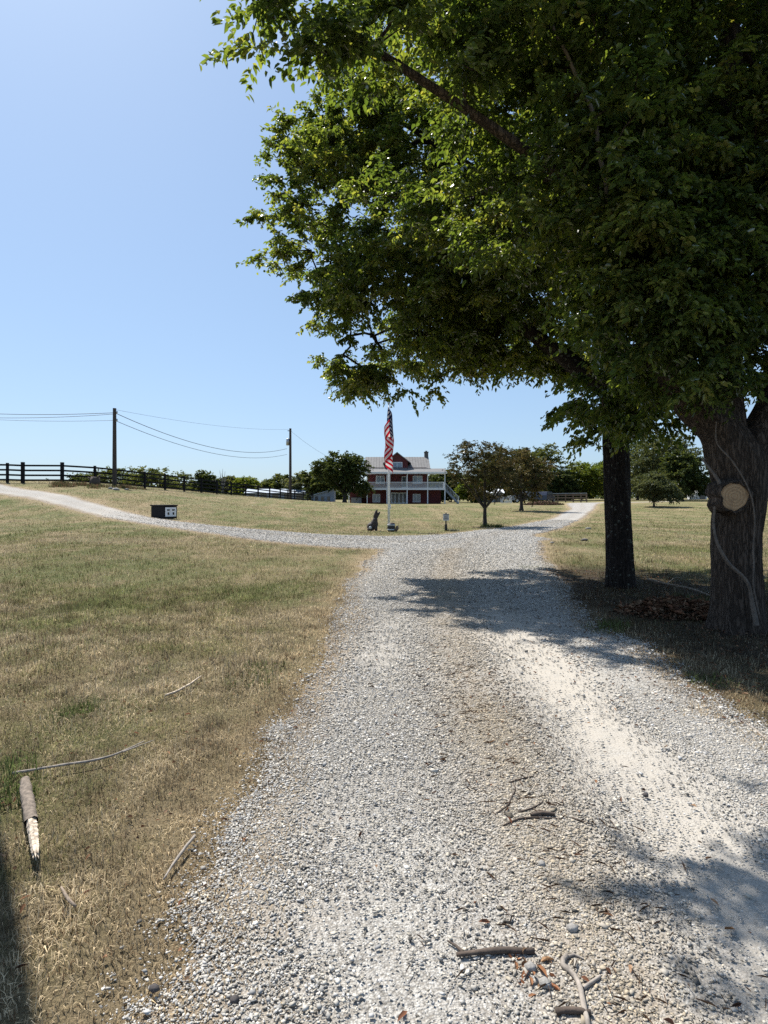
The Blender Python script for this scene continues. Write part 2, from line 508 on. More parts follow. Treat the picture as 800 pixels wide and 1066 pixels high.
def gravel_mat():
    t = NT('limestone_gravel')
    tc = t.n('TexCoord'); ob = tc.outputs['Object']
    nw = t.n('TexNoise', {'Vector': ob, 'Scale': 30, 'Detail': 3})
    wob = t.mix(.006, ob, nw.outputs[1])
    v1 = t.n('TexVoronoi', {'Vector': wob, 'Scale': 120, 'Randomness': 1})
    v2 = t.n('TexVoronoi', {'Vector': wob, 'Scale': 62, 'Randomness': 1})
    g1 = t.ramp(v1.outputs['Color'], [(.0, (.12, .113, .105)), (.25, (.30, .287, .265)), (.65, (.41, .395, .37)), (1, (.56, .55, .52))])
    g2 = t.ramp(v2.outputs['Color'], [(.0, (.13, .125, .115)), (.4, (.36, .345, .32)), (1, (.54, .53, .50))])
    np_ = t.n('TexNoise', {'Vector': ob, 'Scale': 3.5, 'Detail': 5})
    patch = t.ramp(np_.outputs[0], [(.42, (0, 0, 0)), (.6, (1, 1, 1))])
    c = t.mix(patch, g1, g2)
    e1 = t.math('SUBTRACT', 1.0, t.math('MULTIPLY', v1.outputs['Distance'], 1.0))
    shade = t.ramp(v1.outputs['Distance'], [(.35, (1, 1, 1)), (.75, (.45, .43, .41))])
    c = t.mix(.9, c, shade, 'MULTIPLY')
    dust = t.n('Attribute', attribute_name='dust'); mid = t.n('Attribute', attribute_name='mid')
    nd = t.n('TexNoise', {'Vector': ob, 'Scale': 9, 'Detail': 6, 'Roughness': .7})
    df = t.math('MULTIPLY', dust.outputs['Fac'], t.ramp(nd.outputs[0], [(.28, (.35, .35, .35)), (.55, (1, 1, 1))]))
    nf = t.n('TexNoise', {'Vector': ob, 'Scale': 190, 'Detail': 8, 'Roughness': .75})
    dcol = t.ramp(nf.outputs[0], [(.25, (.24, .215, .18)), (.5, (.395, .36, .31)), (.75, (.51, .475, .42))])
    c = t.mix(df, c, dcol)
    mf = t.math('MULTIPLY', mid.outputs['Fac'], t.ramp(nd.outputs[0], [(.35, (0, 0, 0)), (.7, (1, 1, 1))]))
    c = t.mix(mf, c, (.27, .215, .155))
    rim = t.n('Attribute', attribute_name='rim')
    c = t.mix(t.math('MULTIPLY', rim.outputs['Fac'], t.ramp(nd.outputs[0], [(.3, (.55, .55, .55)), (.6, (.95, .95, .95))])), c, t.ramp(nf.outputs[0], [(.3, (.12, .09, .06)), (.7, (.29, .225, .15))]))
    h = t.math('ADD', t.math('MULTIPLY', e1, .6), t.math('MULTIPLY', t.math('SUBTRACT', 1.0, v2.outputs['Distance']), .5))
    h = t.math('MULTIPLY', h, t.math('SUBTRACT', 1.0, t.math('MULTIPLY', df, .8)))
    h = t.math('ADD', h, t.math('MULTIPLY', nf.outputs[0], .1))
    b = t.n('Bump', {'Height': h, 'Strength': .9, 'Distance': .009})
    p = t.n('BsdfPrincipled', {'Base Color': c, 'Roughness': .92, 'Specular IOR Level': .2, 'Normal': b.outputs[0]})
    return t.surf(p.outputs[0])


M['lawn'] = lawn_mat(); M['gravel'] = gravel_mat()

# ------------------------------------------------------------------ ground + road sheets
def spaced(lo, hi, core_lo, core_hi, step, grow):
    a = list(np.arange(core_lo, core_hi + 1e-6, step))
    s = step; x = a[-1]
    while x < hi:
        s *= grow; x += s; a.append(min(x, hi))
    s = step; x = a[0]; b = []
    while x > lo:
        s *= grow; x -= s; b.append(max(x, lo))
    return np.array(b[::-1] + a)


def grid_faces(nx, ny):
    i = np.arange(nx * ny).reshape(ny, nx)
    return np.stack([i[:-1, :-1], i[:-1, 1:], i[1:, 1:], i[1:, :-1]], -1).reshape(-1, 4)


gx = spaced(-420, 420, -6, 7, .2, 1.04); gy = spaced(-220, 640, -1, 16, .2, 1.035)
GX, GY = np.meshgrid(gx, gy)
GZ = gz(GX, GY)
sd, _ = road_sd(GX, GY)
sdn = sd + edge_noise(GX, GY)
dry = np.clip(1 - np.clip(sdn, 0, 9) / .75, 0, 1) ** 1.2
GZ2 = GZ + np.where((np.abs(GX) < 30) & (GY < 40), (fbm(GX * 2.2, GY * 2.2, 5) - .5) * .05 * np.clip((sd + .1) / .6, 0, 1), 0)
soil_shade = tree_soil_shade(GX, GY)
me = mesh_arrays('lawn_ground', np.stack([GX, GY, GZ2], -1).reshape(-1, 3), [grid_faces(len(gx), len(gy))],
                 {'dry': dry.ravel(), 'soil_shade': soil_shade.ravel()}, True)
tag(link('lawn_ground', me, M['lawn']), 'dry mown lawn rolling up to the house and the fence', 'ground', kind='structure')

# road sheet: cells near the roads only
rx = np.arange(-38, 47, .16); ry1 = np.arange(-5, 95, .16)
RX, RY = np.meshgrid(rx, ry1)
rs, rlat = road_sd(RX, RY)
rsn = rs + edge_noise(RX, RY)
RZ = gz(RX, RY) + np.where(rsn < 0, .016, .016 - np.clip(rsn, 0, .6) * .14)
rut = np.exp(-((rlat + .98) / .33) ** 2) + np.exp(-((rlat - .42) / .33) ** 2)
main = (RY < 18)
ndust = fbm(RX * .9, RY * .45, 44)
dust = np.where(main, np.exp(-((rlat - .50) / .50) ** 2) * 1.0 + np.exp(-((rlat + .95) / .45) ** 2) * np.interp(RY, [2, 6], [.12, .5]), .25 * np.exp(-((np.abs(rlat) - .7) / .3) ** 2))
dust = np.clip(dust * (.55 + .9 * ndust) + np.clip((ndust - .58) * 1.5, 0, .6) * np.interp(RY, [2, 7], [.3, 1]), 0, 1)
mid = np.where(main, np.exp(-((rlat + .22) / .30) ** 2) * 1.15, .6 * np.exp(-(rlat / .35) ** 2)) * .8 + np.clip(1 + rsn / .4, 0, 1) * .9
RZ = RZ - rut * main * .012 * np.clip(-rs / .3, 0, 1)
keep = rsn < .35
fidx = grid_faces(len(rx), len(ry1))
kf = keep.ravel()[fidx].any(1)
fidx = fidx[kf]
used, inv = np.unique(fidx.ravel(), return_inverse=True)
RV = np.stack([RX, RY, RZ], -1).reshape(-1, 3)[used]
me = mesh_arrays('gravel_road', RV, [inv.reshape(-1, 4)], {'dust': dust.ravel()[used], 'mid': np.clip(mid, 0, 1).ravel()[used], 'rim': np.clip(1 + rsn / .22, 0, 1).ravel()[used]}, True)
tag(link('gravel_road', me, M['gravel']), 'pale limestone gravel lane forking left and right', 'road', kind='structure')


# ------------------------------------------------------------------ stones on the lane
def ico():
    p = (1 + 5 ** .5) / 2
    v = np.array([(-1, p, 0), (1, p, 0), (-1, -p, 0), (1, -p, 0), (0, -1, p), (0, 1, p), (0, -1, -p), (0, 1, -p), (p, 0, -1), (p, 0, 1), (-p, 0, -1), (-p, 0, 1)], float)
    v /= np.linalg.norm(v[0])
    f = np.array([(0, 11, 5), (0, 5, 1), (0, 1, 7), (0, 7, 10), (0, 10, 11), (1, 5, 9), (5, 11, 4), (11, 10, 2), (10, 7, 6), (7, 1, 8), (3, 9, 4), (3, 4, 2), (3, 2, 6), (3, 6, 8), (3, 8, 9), (4, 9, 5), (2, 4, 11), (6, 2, 10), (8, 6, 7), (9, 8, 1)])
    return v, f


OCT_V = np.array([(1, 0, 0), (-1, 0, 0), (0, 1, 0), (0, -1, 0), (0, 0, 1), (0, 0, -1)], float)
OCT_F = np.array([(0, 2, 4), (2, 1, 4), (1, 3, 4), (3, 0, 4), (2, 0, 5), (1, 2, 5), (3, 1, 5), (0, 3, 5)])


CUB_V = np.array([(sx, sy, sz) for sz in (-1, 1) for sx, sy in ((-1, -1), (1, -1), (1, 1), (-1, 1))], float) * .72
CUB_F = np.array([(3, 2, 1, 0), (4, 5, 6, 7), (0, 1, 5, 4), (1, 2, 6, 5), (2, 3, 7, 6), (3, 0, 4, 7)])


def stones(x, y, size, bv, bf, rng, seed):
    n = len(x); k = len(bv)
    sc_ = np.stack([rng.uniform(.7, 1.35, n), rng.uniform(.55, 1.0, n), rng.uniform(.25, .5, n)], 1) * size[:, None] * .5
    V = (bv[None] + rng.uniform(-.42, .42, (n, k, 3))) * sc_[:, None, :]
    # random tilt and yaw
    a = rng.uniform(0, 2 * np.pi, n); ti = rng.normal(0, .32, n)
    ct, st = np.cos(ti), np.sin(ti)
    Y = V[..., 1] * ct[:, None] - V[..., 2] * st[:, None]; Z = V[..., 1] * st[:, None] + V[..., 2] * ct[:, None]
    ca, sa = np.cos(a), np.sin(a)
    X2 = V[..., 0] * ca[:, None] - Y * sa[:, None]; Y2 = V[..., 0] * sa[:, None] + Y * ca[:, None]
    z0 = gz(x, y) + .016 + sc_[:, 2] * .35
    lat_ = road_sd(x, y)[1]; mid_ = np.where(y < 18, np.exp(-((lat_ + .22) / .36) ** 2), .4 * np.exp(-(lat_ / .4) ** 2)) * (.4 + .9 * fbm(x * 1.3, y * 1.3, 48))
    V = np.stack([X2 + x[:, None], Y2 + y[:, None], Z + z0[:, None]], -1)
    F = (bf[None] + (np.arange(n) * k)[:, None, None]).reshape(-1, bf.shape[1])
    t = rng.random(n)
    g = np.where(t < .05, rng.uniform(.07, .16, n), np.where(t < .86, rng.uniform(.23, .44, n), rng.uniform(.45, .60, n)))
    warm = rng.uniform(.02, .17, n)
    c = np.stack([g * (1 + warm * .6) * (1 - .16 * mid_), g * (1 - .24 * mid_), g * (1 - warm) * (1 - .36 * mid_), np.ones(n)], 1)
    C = np.repeat(c, k, 0)
    return V.reshape(-1, 3), F, C


def scatter_road(n, y0, y1, rng, power=1.0, half=2.1):
    y = y0 + (y1 - y0) * rng.random(n) ** power
    x = rng.uniform(-half, half, n) + np.interp(y, LANE_S[:, 1], LANE_S[:, 0])
    s, lat = road_sd(x, y)
    s = s + edge_noise(x, y)
    du = np.exp(-((lat - .50) / .50) ** 2) * .90 + np.exp(-((lat + .95) / .45) ** 2) * np.interp(y, [2, 6], [.08, .35])
    p = np.clip(1 - du, .05, 1) * np.where(s < .10, 1, np.clip(1 - (s - .08) / .24, 0, 1) ** 2 * .55) * np.clip(fbm(x * 1.4, y * 1.4, 77) * 2.2 - .25, .15, 1)
    tp_ = np.clip((y1 - y) / (.35 * (y1 - y0)), 0, 1) * (np.clip((y - y0) / (.25 * (y1 - y0)), 0, 1) if y0 > 2 else 1)
    k = rng.random(n) < p * tp_
    return x[k], y[k]


parts_ = []
x, y = scatter_road(360000, 1.25, 5.2, RNG, .9)
parts_.append(stones(x, y, np.clip(RNG.lognormal(math.log(.0072), .42, len(x)), .0035, .021), CUB_V, CUB_F, RNG, 1))
x, y = scatter_road(210000, 3.2, 12.5, RNG, 1.2)
parts_.append(stones(x, y, np.clip(RNG.lognormal(math.log(.012), .4, len(x)), .006, .035), CUB_V, CUB_F, RNG, 2))
_d = np.hypot(RV[:, 0], RV[:, 1]); _s = rsn.ravel()[used]
_w = np.where((RV[:, 1] > 8) & (_d < 46) & (_s < 0), np.clip((RV[:, 0] + 16) / 14, 0, 1) ** 1.5 / np.maximum(_d, 8) ** 1.3, 0)
_k = RNG.choice(len(RV), 95000, p=_w / _w.sum())
x = RV[_k, 0] + RNG.uniform(-.09, .09, len(_k)); y = RV[_k, 1] + RNG.uniform(-.09, .09, len(_k))
parts_.append(stones(x, y, np.clip(RNG.lognormal(math.log(.00145), .35, len(x)) * np.hypot(x, y), .010, .05), CUB_V, CUB_F, RNG, 3))
x, y = scatter_road(420, 1.4, 8, RNG, 1.2)
_s = road_sd(x, y)[0]; x, y = x[_s < -.35], y[_s < -.35]
parts_.append(stones(x, y, RNG.uniform(.022, .042, len(x)), CUB_V, CUB_F, RNG, 4))
VV = []; FF = []; CC = []; o_ = 0
for V, F, C in parts_:
    VV.append(V); FF.append(F + o_); CC.append(C); o_ += len(V)
me = mesh_arrays('gravel', np.concatenate(VV), [np.concatenate(FF)], {'col': np.concatenate(CC)})
tag(link('gravel', me, M['gravel_stone']), 'loose grey limestone chips lying on the lane', 'gravel', kind='stuff')


# ------------------------------------------------------------------ grass
def blades(x, y, h, w, rng, sdv, bent, shade_green):
    n = len(x)
    yaw = rng.uniform(0, 2 * np.pi, n)
    lean = np.clip(np.abs(rng.normal(.70, .50, n)), 0, 1.5)
    dx, dy = np.cos(yaw), np.sin(yaw)
    sx, sy = -dy, dx
    z = gz(x, y) - .004 + .022 * np.clip(-(sdv - .12) / .15, 0, 1) + (fbm(x * 2.2, y * 2.2, 5) - .5) * .05 * np.clip((sdv + .1) / .6, 0, 1)
    sl, cl = np.sin(lean), np.cos(lean)
    B = np.stack([x, y, z], 1); S = np.stack([sx, sy, np.zeros(n)], 1) * (w / 2)[:, None]
    T = B + np.stack([dx * sl, dy * sl, cl], 1) * h[:, None]
    if bent:
        l2 = lean * .45
        Mi = B + np.stack([dx * np.sin(l2), dy * np.sin(l2), np.cos(l2)], 1) * (h * .55)[:, None]
        V = np.stack([B - S, B + S, Mi + S * .8, Mi - S * .8, T], 1).reshape(-1, 3)
        i = np.arange(n)[:, None] * 5
        F = [np.concatenate([i, i + 1, i + 2, i + 3], 1), np.concatenate([i + 3, i + 2, i + 4], 1)]
        k = 5
    else:
        V = np.stack([B - S, B + S, T], 1).reshape(-1, 3)
        i = np.arange(n)[:, None] * 3
        F = [np.concatenate([i, i + 1, i + 2], 1)]; k = 3
    g = (fbm(x * .5, y * .5, 91) - .5) * 1.25 + (fbm(x * 2.3, y * 2.3, 92) - .5) * .75 + .52 + rng.normal(0, .14, n) + shade_green - .62 * np.clip(1 - np.clip(sdv, 0, 9) / .9, 0, 1)
    straw = np.array([.47, .385, .255]); tan = np.array([.37, .30, .185]); olive = np.array([.25, .235, .105]); green = np.array([.155, .172, .066])
    stops = np.array([.25, .45, .62, .85]); cols = np.stack([straw, tan, olive, green])
    c = np.stack([np.interp(g, stops, cols[:, j]) for j in range(3)], 1) * (rng.uniform(.45, 1.4, n) * (.48 + 1.04 * vn(x * 6, y * 6, 98)) * (.72 + .56 * fbm(x * 1.1, y * 1.1, 97)))[:, None]
    brn = rng.random(n) < .10 + .55 * tree_soil_shade(x, y) + .3 * np.clip(fbm(x * 1.3, y * 1.3, 95) - .6, 0, 1) * 3
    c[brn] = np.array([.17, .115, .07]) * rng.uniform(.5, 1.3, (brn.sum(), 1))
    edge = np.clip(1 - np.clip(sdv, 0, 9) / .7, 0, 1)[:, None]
    c = c * (1 - .5 * tree_soil_shade(x, y))[:, None] * (1 + edge * np.array([-.04, -.10, -.17]))  # blades under the big trees darkened: dead litter plus painted shade
    C = np.repeat(np.c_[c, np.ones(n)], k, 0)
    return V, F, C


def grass_zone(n, d0, d1, h, w, rng, bent, expo, side_pad):
    d = d0 + (d1 - d0) * rng.random(n) ** expo
    u = rng.uniform(-1, 1, n)
    x = u * (d * .655 + side_pad)
    s, _ = road_sd(x, d)
    s = s + edge_noise(x, d)
    bare = fbm(x * .7, d * .7, 55)
    tap = np.clip((d - d0) / (.2 * (d1 - d0)), 0, 1) if d0 > 2 else 1
    tap = tap * (1 - .6 * tree_soil_shade(x, d)) * np.clip((d1 - d) / (.3 * (d1 - d0)), 0, 1)
    p = tap * np.clip((s + .24) / .42, 0, 1) ** 1.2 * np.clip(1.35 - np.clip(bare - .56, 0, 1) * 5, .25, 1)
    k = rng.random(n) < p
    x, d, s = x[k], d[k], s[k]
    hh = rng.uniform(.5, 1.5, len(x)) * h * (.55 + .95 * vn(x * 4.5, d * 4.5, 66)) * np.clip(.5 + s * .8, .5, 1)
    return blades(x, d, hh, w * rng.uniform(.6, 1.4, len(x)), rng, s, bent, np.where(x > 2.2, .06, 0.0))


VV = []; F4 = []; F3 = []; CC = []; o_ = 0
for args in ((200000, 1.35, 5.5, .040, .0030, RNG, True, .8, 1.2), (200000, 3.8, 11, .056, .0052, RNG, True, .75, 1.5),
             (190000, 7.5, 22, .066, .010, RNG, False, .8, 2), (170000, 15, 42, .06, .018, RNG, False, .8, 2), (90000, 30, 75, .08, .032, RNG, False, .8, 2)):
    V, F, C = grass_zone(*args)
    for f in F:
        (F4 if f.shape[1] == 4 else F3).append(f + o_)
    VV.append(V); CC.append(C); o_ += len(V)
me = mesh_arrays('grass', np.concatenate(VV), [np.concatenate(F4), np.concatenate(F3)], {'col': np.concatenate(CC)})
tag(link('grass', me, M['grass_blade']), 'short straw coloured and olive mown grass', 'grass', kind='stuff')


def tufts(name, spots, label, cat, colf, rng, n_each=70, h=.22, w=.007, kind='stuff'):
    X = []; Y = []; H = []
    for (x, y, r, hh) in spots:
        k = n_each
        a = rng.uniform(0, 2 * np.pi, k); q = r * np.sqrt(rng.random(k))
        X.append(x + q * np.cos(a)); Y.append(y + q * np.sin(a)); H.append(rng.uniform(.5, 1.1, k) * hh)
    X = np.concatenate(X); Y = np.concatenate(Y); H = np.concatenate(H)
    V, F, C = blades(X, Y, H, np.full(len(X), w), rng, np.full(len(X), 2.0), True, 0)
    n = len(X)
    c = colf(n, rng); C = np.repeat(np.c_[c, np.ones(n)], 5, 0)
    me = mesh_arrays(name, V, F, {'col': C})
    return tag(link(name, me, M['grass_blade']), label, cat, kind=kind)


def green_c(n, rng):
    return np.array([.095, .118, .042]) * rng.uniform(.5, 1.6, (n, 1))


sp = []
for (px, d, r, h) in ((8, 3.3, .16, .16), (12, 3.05, .12, .13), (70, 4.2, .15, .08), (85, 4.3, .12, .08), (262, 5.0, .25, .09), (275, 5.4, .2, .09), (628, 6.9, .25, .14), (640, 7.1, .2, .14), (720, 9, .3, .12),
                      (700, 12.5, .5, .14), (750, 12, .5, .14), (660, 13, .5, .15), (785, 11, .5, .14), (740, 5.0, .2, .1), (585, 14, .5, .14), (560, 13, .4, .12)):
    p = on(px, d); sp.append((p[0], p[1], r, h))
tufts('grass_tufts', sp, 'taller green tufts standing out of the dry lawn', 'grass', green_c, RNG, 110, .2, .006)

# ------------------------------------------------------------------ trees
def leaf_faces(P, A, N, L, W, rng, fold=.18):
    n = len(P)
    A = A / np.linalg.norm(A, axis=1)[:, None]
    S = np.cross(A, N); S /= np.linalg.norm(S, axis=1)[:, None] + 1e-9
    N = np.cross(S, A)
    L = L[:, None]; W = W[:, None]
    up = N * W * fold
    V = np.stack([P, P + A * L * .28 + S * W * .46 + up, P + A * L * .66 + S * W * .36 + up * .8, P + A * L - N * L * .12,
                  P + A * L * .66 - S * W * .36 + up * .8, P + A * L * .28 - S * W * .46 + up], 1).reshape(-1, 3)
    i = np.arange(n)[:, None] * 6
    F = np.concatenate([np.concatenate([i, i + 1, i + 2, i + 3], 1), np.concatenate([i, i + 3, i + 4, i + 5], 1)])
    return V, F


def crown_mesh(name, C, outv, cl_r, twigs, per, L, W, rng, droop=.35, tone=None):
    n = len(C)
    az = rng.uniform(0, 2 * np.pi, (n, twigs)); el = rng.uniform(-.45, .55, (n, twigs))
    D = np.stack([np.cos(az) * np.cos(el), np.sin(az) * np.cos(el), np.sin(el)], -1) + outv[:, None, :] * .7
    D /= np.linalg.norm(D, axis=-1)[..., None]
    ln = rng.uniform(.45, 1.15, (n, twigs)) * cl_r
    t = rng.uniform(.05, 1, (n, twigs, per))
    P = C[:, None, None, :] + D[:, :, None, :] * (t * ln[..., None])[..., None]
    P[..., 2] -= .22 * ln[..., None] * t ** 2
    P += rng.normal(0, .05 * cl_r, P.shape)
    side = np.stack([-D[..., 1], D[..., 0], np.zeros(D.shape[:2])], -1)
    sg = np.where(rng.random(t.shape) < .5, -1, 1)
    A = D[:, :, None, :] * .55 + side[:, :, None, :] * (sg * .8)[..., None] + rng.normal(0, .3, P.shape)
    A[..., 2] -= droop
    N = rng.normal(0, .75, P.shape); N[..., 2] += 1
    m = P.shape[0] * twigs * per
    P = P.reshape(-1, 3); A = A.reshape(-1, 3); N = N.reshape(-1, 3)
    V, F = leaf_faces(P, A, N, L * rng.uniform(.6, 1.25, m), W * rng.uniform(.7, 1.2, m), rng)
    base = rng.uniform(.15, .75, n) if tone is None else tone
    r = np.repeat(np.clip(np.repeat(base, twigs * per) + rng.normal(0, .22, m), 0, 1), 6)
    return mesh_arrays(name, V, [F], {'rnd': r})


def sample_ells(ells, n, rng, bias=.3):
    E = np.array([e[:6] for e in ells], float)
    wt = np.array([e[6] if len(e) > 6 else 1. for e in ells]) * (E[:, 3] * E[:, 4] * E[:, 5]) ** .8
    k = rng.choice(len(E), n, p=wt / wt.sum())
    d = rng.normal(0, 1, (n, 3)); d /= np.linalg.norm(d, axis=1)[:, None]
    r = rng.random(n) ** bias
    return E[k, :3] + d * r[:, None] * E[k, 3:6], d


def limb_nodes(limbs, step):
    P = []; R = []
    for l in limbs:
        p, r = resample([q[:3] for q in l], [q[3] for q in l], step)
        P.append(p); R.append(r)
    return P, R


def make_tree(name, label, cat, base, limbs, ells, ncl, cl_r, twigs, per, L, W, mats, seed, group=None, near=False, bias=.3,
              net=None, tip=.006, start=0.0, flare=.5, tone=None, droop=.35):
    rng = np.random.default_rng(seed)
    base = np.array(base, float)
    root = thing(name, label, cat, base, group=group)
    LP, LR = limb_nodes(limbs, .035 if near else .35)
    V = []; F = []; o = 0
    for i, (p, r) in enumerate(zip(LP, LR)):
        big = r[0] > .12
        seg = (56 if big else 20) if near else (10 if big else 6)
        disp = None
        if near:
            ang = np.linspace(0, 2 * np.pi, seg, endpoint=False)
            zz = np.r_[0, np.cumsum(np.linalg.norm(np.diff(p, axis=0), axis=1))]
            TH, ZZ = np.meshgrid(ang, zz)
            per_ = lambda k, s, zs: vn((np.cos(TH) + 2) * k, ZZ * zs + (np.sin(TH) + 2) * k, s)
            disp = .84 + .2 * per_(2.2, seed + i, 1.3) + .16 * np.abs(per_(7, seed + 9 + i, 2.2) - .5)
            if i == 0:
                disp = disp * (1 + flare * np.exp(-ZZ / .22) * (.6 + .4 * np.cos(TH * 5 + seed)) + flare * .25 * np.exp(-ZZ / .6))
        elif i == 0:
            zz = p[:, 2] - p[0, 2]
            r = r * (1 + .5 * np.exp(-zz / .3))
        v, f = tube_arrays(p, r, seg, disp)
        V.append(v); F.append(f + o); o += len(v)
    C, dirs = sample_ells(ells, ncl, rng, bias)
    C = C[C[:, 2] > base[2] + start]
    # branch network
    NP = np.concatenate([p[::(8 if near else 1)][(1 if k else 2):] for k, p in enumerate(LP)])
    NP = NP[NP[:, 2] > base[2] + start * .8] if (NP[:, 2] > base[2] + start * .8).any() else NP
    n0 = len(NP)
    T = C if net is None else C[:net]
    dm = np.array([np.min(((NP - c) ** 2).sum(1)) for c in T])
    order = np.argsort(dm)
    buf = np.empty((n0 + len(T) * 14, 3)); buf[:n0] = NP; cnt = n0
    par = np.full(len(buf), -1); chains = []; uses = np.zeros(len(buf))
    for k in order:
        c = T[k]
        q = buf[:cnt]
        d2 = ((q - c) ** 2).sum(1) + np.maximum(q[:, 2] - c[2], 0) ** 2 * .8
        j = int(np.argmin(d2)); a = buf[j].copy(); dist = np.linalg.norm(c - a)
        m = int(min(12, max(2, dist / (.3 if near else .6))))
        tt = np.linspace(0, 1, m + 1)[1:]
        bend = rng.normal(0, .10, 3) * dist; bend[2] += .10 * dist
        pts = a + (c - a) * tt[:, None] + bend * (np.sin(np.pi * tt))[:, None] + rng.normal(0, .02, (m, 3)) * dist
        ids = [j]
        for p in pts:
            buf[cnt] = p; par[cnt] = ids[-1]; ids.append(cnt); cnt += 1
        chains.append(ids); uses[ids[-1]] += 1
    for i in range(cnt - 1, n0 - 1, -1):
        if par[i] >= 0: uses[par[i]] += uses[i]
    rad = tip * np.maximum(uses, 1) ** .46
    for ids in chains:
        r = rad[ids].copy(); r[0] = min(r[0], r[1] * 1.15) if ids[0] < n0 else r[0]
        sg = 6 if r[0] > .03 else (4 if near else 3)
        v, f = tube_arrays(buf[ids], r, sg)
        V.append(v); F.append(f + o); o += len(v)
    me = mesh_arrays('trunk', np.concatenate(V) - base, [np.concatenate(F)], None, True)
    link('trunk', me, mats[0], root)
    cc = np.average(C, axis=0)
    ov = C - cc; ov /= np.linalg.norm(ov, axis=1)[:, None] + 1e-9
    tn = None
    if tone is not None:
        tn = np.clip(rng.normal(tone, .18, len(C)), 0, 1)
    me = crown_mesh('crown', C - base, ov, cl_r, twigs, per, L, W, rng, droop, tn)
    link('crown', me, mats[1], root)
    return root


# --- the two big shade trees beside the lane
baseA = on(769, 7.0); baseB = on(646, 10.4)
bx, by, bz = baseA
limbsA = [[(bx, by, bz - .1, .26), (bx - .02, by, .5, .255), (bx - .04, by, 1.1, .255), (bx, by, 1.6, .28), (bx - .05, by, 2.0, .31), (bx - .22, by, 2.35, .24), (3.55, 7, 2.75, .20), (3.16, 7, 3.45, .17),
           (2.8, 6.9, 4.3, .14), (2.4, 6.8, 5.4, .13), (2.0, 6.6, 6.4, .10), (1.4, 6.2, 7.6, .06)],
          [(bx + .0, by, 1.75, .24), (bx + .28, by + .05, 2.2, .25), (4.85, 7.15, 2.9, .22), (5.3, 7.3, 3.7, .19), (5.9, 7.6, 5, .15), (6.4, 8, 7, .09)],
          [(bx - .05, by + .1, 2.1, .2), (4.2, 7.3, 3.4, .17), (4.25, 7.3, 5.0, .15), (4.2, 7.2, 6.8, .12), (4.0, 7, 9, .05)],
          [(2.6, 6.85, 4.85, .07), (1.6, 6.5, 5.3, .06), (.5, 6.1, 5.75, .045), (-.5, 5.7, 6.05, .03), (-1.2, 5.5, 6.0, .012)],
          [(2.4, 6.8, 5.4, .08), (1.9, 7.6, 5.6, .06), (1.1, 8.6, 5.9, .04), (.3, 9.3, 6.2, .015)],
          [(5.3, 7.3, 3.7, .12), (6.2, 6.6, 4.6, .09), (7.0, 6.2, 5.4, .05)]]
ellsA = [(4.4, 7.2, 8.0, 3.0, 3.0, 2.6), (2.3, 7.0, 6.0, 1.7, 1.7, 1.8), (6.4, 7.3, 5.4, 2.0, 2.2, 1.9, .32), (5.6, 7.6, 3.9, 1.5, 1.4, 1.0, .5), (4.0, 7.6, 4.6, 1.2, 1.1, 1.3),
         (-.78, 5.45, 6.05, .72, .45, .5, 1.4), (.35, 5.9, 6.2, .8, .8, .6, 1.3), (1.3, 6.2, 6.6, .9, .9, .8), (2.9, 7.2, 4.0, .8, .7, .8, .8), (3.55, 7.2, 3.35, .8, .7, .55), (2.95, 6.5, 4.0, .9, .6, .9, 1.2), (2.5, 6.3, 5.2, 1.0, .8, 1.0, 1.2), (4.1, 6.5, 4.4, 1.1, .7, 1.1, 1.2), (5.1, 6.7, 3.55, 1.0, .8, .65), (3.3, 8.2, 2.9, .9, .6, .7, 1.2), (3.15, 6.35, 3.5, .65, .4, .5, 1.8), (2.85, 6.2, 4.4, .8, .5, .8, 1.6), (3.6, 6.4, 2.95, .5, .35, .35, 1.4), (4.6, 6.4, 5.4, 1.6, .8, 1.4, 1.3),
         (.3, 9.3, 6.2, .9, 1, .45, 1.1), (1.1, 8.8, 5.7, .9, .9, .45, 1.1), (1.9, 8.5, 5.2, .9, .9, .5, 1.1)]
treeA = make_tree('shade_tree', 'massive rough barked shade tree with a round sawn limb scar and vine on its trunk', 'tree', baseA, limbsA, ellsA, 1560, .46, 8, 19, .088, .048,
                  (M['bark_near'], M['leaf_near']), 11, near=True, tip=.005, start=2.35, bias=.35, tone=.38)
bx, by, bz = baseB
limbsB = [[(bx, by, bz - .1, .25), (bx - .02, by, .6, .225), (bx - .03, by, 1.4, .22), (bx - .08, by, 2.6, .22), (bx - .12, by, 4, .205), (3.9, 10.5, 5.5, .19), (3.9, 10.6, 8, .13), (3.8, 10.8, 10.8, .05)],
          [(bx - .1, by, 3.3, .17), (3.4, 10.7, 3.95, .16), (2.84, 11, 4.5, .14), (1.94, 12, 5.6, .11), (.6, 12.6, 6.4, .075), (-.84, 13, 6.5, .03)],
          [(3.9, 10.5, 5.3, .12), (2.4, 11.4, 7.3, .10), (.8, 12.1, 8.9, .06), (-.6, 12.5, 10, .02)],
          [(3.9, 10.5, 5.0, .12), (5.4, 11, 6.4, .1), (7.2, 11.3, 7.6, .05)],
          [(3.9, 10.5, 4.6, .12), (4.3, 12.4, 5.8, .1), (4.8, 15, 6.8, .04)],
          [(1.94, 12, 5.6, .07), (.9, 12.8, 5.5, .05), (-.3, 13.2, 5.1, .02)]]
